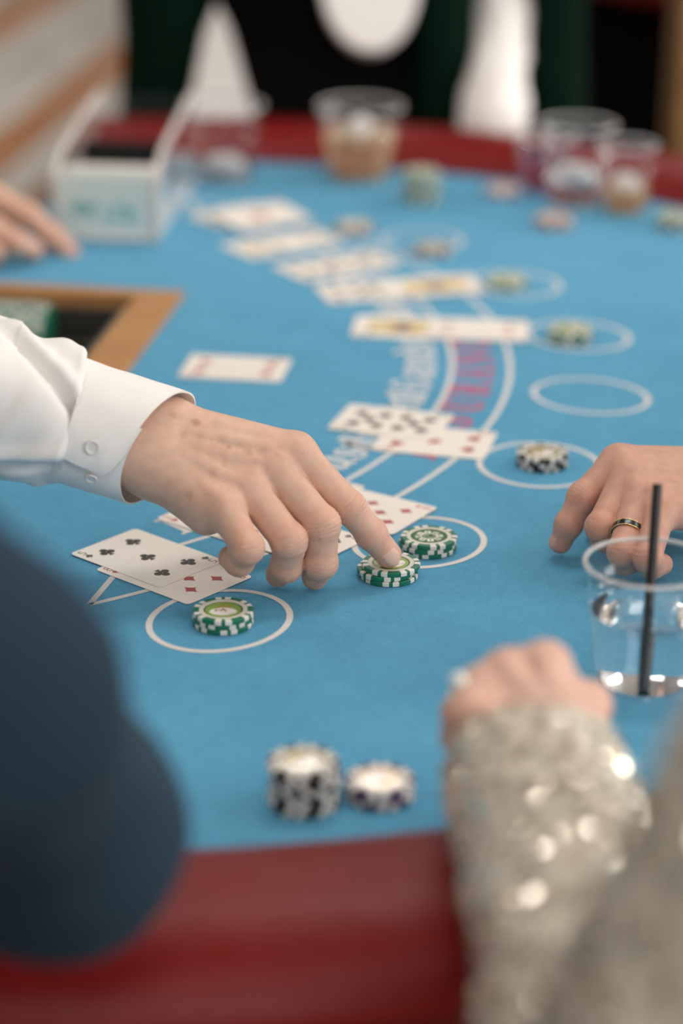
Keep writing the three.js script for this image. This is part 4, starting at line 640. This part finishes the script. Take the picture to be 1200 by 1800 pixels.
  woman.updateMatrixWorld(true); const inv = woman.matrixWorld.clone().invert();
  for (let i = 0; i < nS; i++) {
    const t = r() * tot; let lo2 = 0, hi2 = area.length - 1; while (lo2 < hi2) { const m = (lo2 + hi2) >> 1; if (area[m] < t) lo2 = m + 1; else hi2 = m; }
    const k = lo2 * 3; let u = r(), v = r(); if (u + v > 1) { u = 1 - u; v = 1 - v; }
    const p = V3().fromBufferAttribute(P, idx[k]).multiplyScalar(1 - u - v).addScaledVector(a.fromBufferAttribute(P, idx[k + 1]), u).addScaledVector(b.fromBufferAttribute(P, idx[k + 2]), v), n = V3().fromBufferAttribute(N, idx[k]);
    n.add(V3(r() - 0.5, r() - 0.5, r() - 0.5).multiplyScalar(0.9)).normalize();
    q4.setFromUnitVectors(V3(0, 1, 0), n); m4.compose(p.addScaledVector(n, 0.0008), q4, V3(1, 1, 1)).premultiply(inv); seq.setMatrixAt(i, m4); const g = 0.85 + 0.3 * r(); seq.setColorAt(i, col.setRGB(g, g * (0.97 + 0.04 * r()), g * (0.93 + 0.08 * r())));
  }
  seq.name = 'sequins'; seq.userData = { kind: 'stuff', label: 'small round champagne sequins' }; seq.castShadow = seq.receiveShadow = true; woman.add(seq);
  seated(woman, V3(0.52, 0.60, -0.50), V3(1, 0, 0), V3(0, -0.15, -1), dressMat); stool(V3(0.52, 0, -0.48), 'round black stool under the woman in sequins');
}

// --- the guest at the far end of the table
const farGuest = thing('person', 'far guest in a black waistcoat and dark green velvet jacket', 'person', V3(0.01, 0, -3.12));
{
  const tone = [0.56, 0.34, 0.25], D = at;
  const torso = [ellipsoid(V3(0.01, 0.94, -3.12), V3(0.205, 0.34, 0.125)), ellipsoid(V3(0.01, 0.70, -3.10), V3(0.20, 0.16, 0.14))];
  part('waistcoat', meshField(fieldOf(torso, 0.05, 0.004), V3(-0.25, 0.5, -3.28), V3(0.27, 1.30, -2.94), 0.014, null, 6), M.blackcloth, farGuest, true).userData.label = 'black waistcoat';
  // velvet jacket: shoulders and open fronts outside the waistcoat
  const jl = [cone(V3(-0.21, 1.24, -3.14), V3(-0.222, 0.62, -3.10), 0.062, 0.072), cone(V3(0.25, 1.24, -3.14), V3(0.235, 0.62, -3.08), 0.062, 0.062), cone(V3(0.135, 1.1, -3.02), V3(0.118, 0.60, -2.985), 0.03, 0.045), cone(V3(-0.22, 1.25, -3.16), V3(0.24, 1.25, -3.16), 0.075, 0.075), ellipsoid(V3(0.01, 0.96, -3.20), V3(0.24, 0.36, 0.08)), cone(V3(0.262, 1.16, -3.05), V3(0.268, 0.60, -3.0), 0.03, 0.040)];
  part('jacket', meshField(fieldOf(jl, 0.03, 0.004), V3(-0.38, 0.5, -3.36), V3(0.38, 1.38, -2.88), 0.014, null, 6), M.greencloth, farGuest, true).userData.label = 'dark green velvet jacket';
  // white shirt: the rounded front above the waistcoat, the tapering gap at one side, the sleeve on the rail
  const patch = (pts, zc, bulge) => { const s = new THREE.Shape(pts.map(([u, v]) => new THREE.Vector2((u - 600) / F * zc, -(v - 900) / F * zc))); const g = new THREE.ExtrudeGeometry(s, { depth: bulge, bevelEnabled: true, bevelThickness: 0.006, bevelSize: 0.004, bevelSegments: 3, curveSegments: 8 }); g.translate(0, 0, -zc); return g.applyMatrix4(M4); };
  const U = []; for (let i = 0; i <= 24; i++) { const a = Math.PI * i / 24; U.push([650 + 82 * Math.cos(a) * (1 - 0.12 * Math.sin(a)), -30 + 122 * Math.sin(a) ** 0.85]); } U.push([590, -420], [612, -520], [690, -520], [712, -420]);
  part('shirt_front', patch(U, 2.955, 0.02), M.shirt, farGuest, true).userData.label = 'white shirt front';
  part('shirt_tail', patch([[383, 22], [400, 60], [420, 130], [446, 225], [336, 225], [350, 150], [366, 70]], 3.06, 0.03), M.shirt, farGuest, true).userData.label = 'white shirt showing at the open jacket';
  const s0 = D(905, -420, 3.06), s1 = D(884, 20, 3.02), s2 = D(868, 190, 2.965), s3 = D(866, 222, 2.95);
  part('shirt_sleeve', meshField(fieldOf([cone(s0, s1, 0.042, 0.034), cone(s1, s2, 0.034, 0.036), cone(s2, s3, 0.038, 0.042)], 0.02, 0.004, 40), V3(0.1, 0.62, -3.15), V3(0.35, 1.25, -2.86), 0.008, null, 6), M.shirt, farGuest, true).userData.label = 'white shirt sleeve hanging beside the rail';
  const skins = []; addHead(farGuest, skins, V3(0.01, 1.50, -3.10), V3(0, -0.3, 1), tone, hairMat[0]); part('head', skins[0], M.skin, farGuest, true);
  seated(farGuest, V3(0.01, 0.62, -3.16), V3(1, 0, 0), V3(0, -0.15, 1), M.blackcloth); stool(V3(0.01, 0, -3.18), 'black stool under the far guest in velvet');
}

// ---------------------------------------------------------------- cups
const V2 = (a, b) => new THREE.Vector2(a, b);
function cup(name, label, p, { rb, rt, h, fill = 0, drink = M.water, ice = 0, seed = 1, group }) {
  const t = thing(name, label, 'cup', p, group), w = 0.0007, R = (y) => lerp(rb, rt, y / h);
  const prof = [V2(0, 0.004), V2(rb * 0.86, 0.004), V2(rb * 0.9, 0.0006), V2(rb, 0.0012), V2(R(0.012), 0.012), V2(R(h * 0.5), h * 0.5)]; for (let i = 0; i <= 24; i++) { const y = h * (0.53 + 0.22 * i / 24); prof.push(V2(R(y) + 0.0005 * Math.sin(i * Math.PI / 4), y)); } prof.push(V2(rt - 0.0006, h - 0.008), V2(rt, h - 0.002));
  part('wall', creased(new THREE.LatheGeometry(prof, 64), 0.5), M.plastic, t);
  part('rim', new THREE.TorusGeometry(rt + 0.0004, 0.0014, 10, 72).rotateX(Math.PI / 2).translate(0, h - 0.001, 0), phy({ color: lin(0.9, 0.9, 0.9), roughness: 0.15, transmission: 0.55, thickness: 0, ior: 1.45 }), t).userData.label = 'rolled rim';
  if (fill) part('drink', creased(new THREE.LatheGeometry([V2(0, 0.0046), V2(R(0.005) - 0.0022 - w, 0.0046), V2(R(0.012) - 0.0012, 0.012), V2(R(fill) - 0.0012, fill), V2(0, fill)], 64), 0.5), drink, t);
  const r = rng(seed); for (let i = 0; i < ice; i++) { const a = r() * 6.28, q = (R(fill) - 0.016) * Math.sqrt(r()); part('ice_cube', rbox(0.02, 0.018, 0.02, 0.004).rotateX(r()).rotateY(r() * 6).translate(Math.cos(a) * q, (fill || 0.012) + 0.002, Math.sin(a) * q), M.ice, t); }
  return t;
}
const nearCup = V3(0.186, TY + 0.0002, -1.345);
{
  const t = cup('plastic_cup', 'clear plastic cup of water with a black straw beside the sequin sleeve', nearCup, { rb: 0.0295, rt: 0.0385, h: 0.082, fill: 0.050 }), r = rng(41), list = [];
  for (let i = 0; i < 26; i++) { const a = r() * 6.28, q = i < 16 ? 0.0315 + r() * 0.001 : 0.03 * Math.sqrt(r()); list.push(new THREE.SphereGeometry(0.0005 + r() * 0.0008, 10, 6, 0, 6.3, 0, 1.5).translate(Math.cos(a) * q, 0.0502, Math.sin(a) * q)); }
  const b = part('bubbles', merge(list), M.plastic, t); b.userData.kind = 'stuff'; b.userData.label = 'small bubbles on the water';
}
{
  const a = nearCup.clone().add(V3(-0.001, 0.0056, 0.012)), b = at(1155, 852, 1.478); const t = thing('drinking_straw', 'thin black drinking straw standing in the clear cup of water', 'straw', a);
  part('tube', new THREE.TubeGeometry(new THREE.LineCurve3(a, b), 2, 0.0031, 14), M.straw, t, true);
  part('opening', new THREE.TorusGeometry(0.0026, 0.0006, 6, 18).applyQuaternion(new THREE.Quaternion().setFromUnitVectors(V3(0, 0, 1), b.clone().sub(a).normalize())).translate(b.x, b.y, b.z), M.straw, t, true);
}
const far = (u, v) => { const p = onY(u, v); p.y += 0.0002; return p; };
cup('plastic_cup', 'amber whisky drink in a clear cup by the far rail', far(632, 312), { rb: 0.033, rt: 0.046, h: 0.082, fill: 0.052, drink: M.whisky, ice: 3, seed: 3 });
cup('plastic_cup', 'nearly empty clear cup with ice right behind the card shoe', far(393, 316), { rb: 0.033, rt: 0.044, h: 0.085, fill: 0.014, ice: 3, seed: 5 });
cup('plastic_cup', 'large clear cup of ice standing in the group at the far rail', far(1010, 360), { rb: 0.030, rt: 0.040, h: 0.088, fill: 0.03, ice: 5, seed: 6 });
cup('plastic_cup', 'small purple tinted cup touching the large cup of ice', far(955, 336), { rb: 0.024, rt: 0.032, h: 0.062, fill: 0.04, drink: M.punch, seed: 8 });
cup('plastic_cup', 'clear cup with a little brown drink against the far rail', far(1098, 374), { rb: 0.022, rt: 0.030, h: 0.074, fill: 0.028, drink: M.whisky, ice: 2, seed: 9 });

// ---------------------------------------------------------------- the card shoe
{
  const c = onY(186, 426), shoe = thing('card_shoe', 'clear and white card shoe holding pale blue cards on the felt', 'card shoe', c); shoe.rotation.y = -0.10;
  const w = 0.098, prof = new THREE.Shape([V2(0, 0), V2(0, 0.066), V2(0.05, 0.084), V2(0.235, 0.102), V2(0.245, 0.098), V2(0.245, 0)].map(p => p));
  const side = new THREE.ExtrudeGeometry(prof, { depth: 0.004, bevelEnabled: true, bevelSize: 0.0008, bevelThickness: 0.0008, bevelSegments: 1 }).rotateY(Math.PI / 2);
  for (const x of [-w / 2 - 0.004, w / 2]) part('side_panel', side.clone().translate(x, 0.001, 0), M.plastic, shoe);
  const edge = [[0, 0.001, 0, 0.067], [0, 0.067, 0.05, 0.085], [0.05, 0.085, 0.235, 0.103]], stripMat = std({ color: lin(0.62, 0.59, 0.55), roughness: 0.4 });
  for (const x of [-w / 2 - 0.002, w / 2 + 0.002]) for (const [z0, y0, z1, y1] of edge) { const l = Math.hypot(z1 - z0, y1 - y0); part('edge_strip', rbox(0.0065, 0.005, l, 0.002).rotateX(Math.atan2(y1 - y0, z1 - z0)).translate(x, (y0 + y1) / 2, -(z0 + z1) / 2), stripMat, shoe); }
  part('base', rbox(w + 0.006, 0.006, 0.245, 0.002, 0, 0.0042, -0.1225), M.whitepaint, shoe);
  const print = canvasTexture(256, 256, (g, W) => { const r = rng(5); g.fillStyle = '#dcebe7'; g.fillRect(0, 0, W, W); g.fillStyle = '#6cb8b8'; for (const [x, y] of [[70, 150], [165, 165]]) for (let i = 0; i < 12; i++) { g.beginPath(); g.ellipse(x + (r() - 0.5) * 70, y + (r() - 0.5) * 60, 6 + r() * 12, 5 + r() * 9, r() * 3, 0, 7); g.fill(); } g.fillStyle = '#eef2f0'; g.fillRect(30, 178, 40, 34); g.strokeStyle = '#e8efed'; g.lineWidth = 10; g.strokeRect(8, 8, W - 16, W - 16); });
  part('front_panel', rbox(w - 0.002, 0.062, 0.003, 0.001, 0, 0.038, -0.004), phy({ map: print, roughness: 0.25, clearcoat: 0.5 }), shoe).userData.label = 'pale blue printed front';
  part('deck', rbox(w - 0.008, 0.048, 0.08, 0.002).rotateX(-0.2).translate(0, 0.040, -0.056), M.cardEdge, shoe).userData.label = 'cards inside the shoe';
  part('roller', rbox(w - 0.008, 0.062, 0.025, 0.004).rotateX(-0.2).translate(0, 0.045, -0.118), M.black, shoe).userData.label = 'black weight behind the cards';
  part('back_panel', rbox(w, 0.094, 0.004, 0.001, 0, 0.051, -0.243), M.plastic, shoe);
}

// ---------------------------------------------------------------- behind the table
{   // low carpeted steps with oak nosings at the left
  const steps = thing('carpeted_steps', 'low grey carpeted steps with oak nosings behind the table', 'stairs', V3(-1.6, 0, -6.6));
  const e1a = onY(0, 262, -0.60), e1b = onY(222, 88, -0.60), dir = e1b.clone().sub(e1a).setY(0).normalize(), out = V3(-dir.z, 0, dir.x); if (out.x > 0) out.negate();
  for (let k = 0; k < 4; k++) {
    const o = e1a.clone().addScaledVector(out, k * 0.29 - 0.0).addScaledVector(dir, 0.75), y = 0.16 + k * 0.10, yaw = Math.atan2(dir.x, dir.z), deep = 2.2 - k * 0.29;
    part('tread', box(deep, y - 0.002, 3.6).rotateY(yaw).translate(o.x + out.x * deep / 2, y / 2, o.z + out.z * deep / 2), M.carpet, steps, true);
    part('nosing', rbox(0.06, 0.05, 3.62, 0.012).rotateY(yaw).translate(o.x + out.x * 0.02, y - 0.02, o.z + out.z * 0.02), M.oak, steps, true);
  }
}
{   // a second table: red rail over a black skirt
  const p = at(1150, 6, 3.62), t = thing('casino_table', 'second casino table with red rail and black skirt behind the guest', 'table', V3(p.x + 0.75, 0, p.z - 0.55));
  const path = []; for (let i = 0; i <= 40; i++) { const a = Math.PI * i / 40; path.push({ p: V3(p.x + 0.55 - 0.72 * Math.cos(a), p.y - 0.005, p.z - 0.72 + 0.72 * Math.sin(a)), n: V3(-Math.cos(a), 0, Math.sin(a)) }); }
  const prof = []; for (let i = 0; i < 20; i++) { const a = i / 20 * 2 * Math.PI; prof.push([0.055 * Math.cos(a), 0.034 * Math.sin(a)]); }
  part('rail', sweep(path, prof), M.leather, t, true).userData.label = 'padded red rail';
  part('skirt', sweep(path, [[-0.01, -0.02], [-0.04, -0.02], [-0.04, -(p.y - 0.02)], [-0.01, -(p.y - 0.02)]]), M.blackcloth, t, true);
  const s = new THREE.Shape(path.map(q => V2(q.p.x, -q.p.z))); part('felt_top', new THREE.ExtrudeGeometry(s, { depth: 0.02, bevelEnabled: false }).rotateX(-Math.PI / 2).translate(0, p.y - 0.02, 0), M.felt, t, true);
}
{   // a wooden post at the right edge
  const p = at(1196, 260, 3.30), t = thing('wooden_post', 'tan wooden post standing beyond the curve of the far rail', 'post', V3(p.x + 0.03, 0, p.z));
  const m = phy({ map: rep(grain, 2), color: lin(0.60, 0.58, 0.50), roughness: 0.6 }); part('shaft', rbox(0.10, 1.0, 0.10, 0.012, 0, 0.5, 0), m, t); part('foot', rbox(0.15, 0.06, 0.15, 0.01, 0, 0.03, 0), m, t); part('cap', rbox(0.13, 0.04, 0.13, 0.01, 0, 1.02, 0), m, t);
}
shade(scene);
renderer.render(scene, camera);
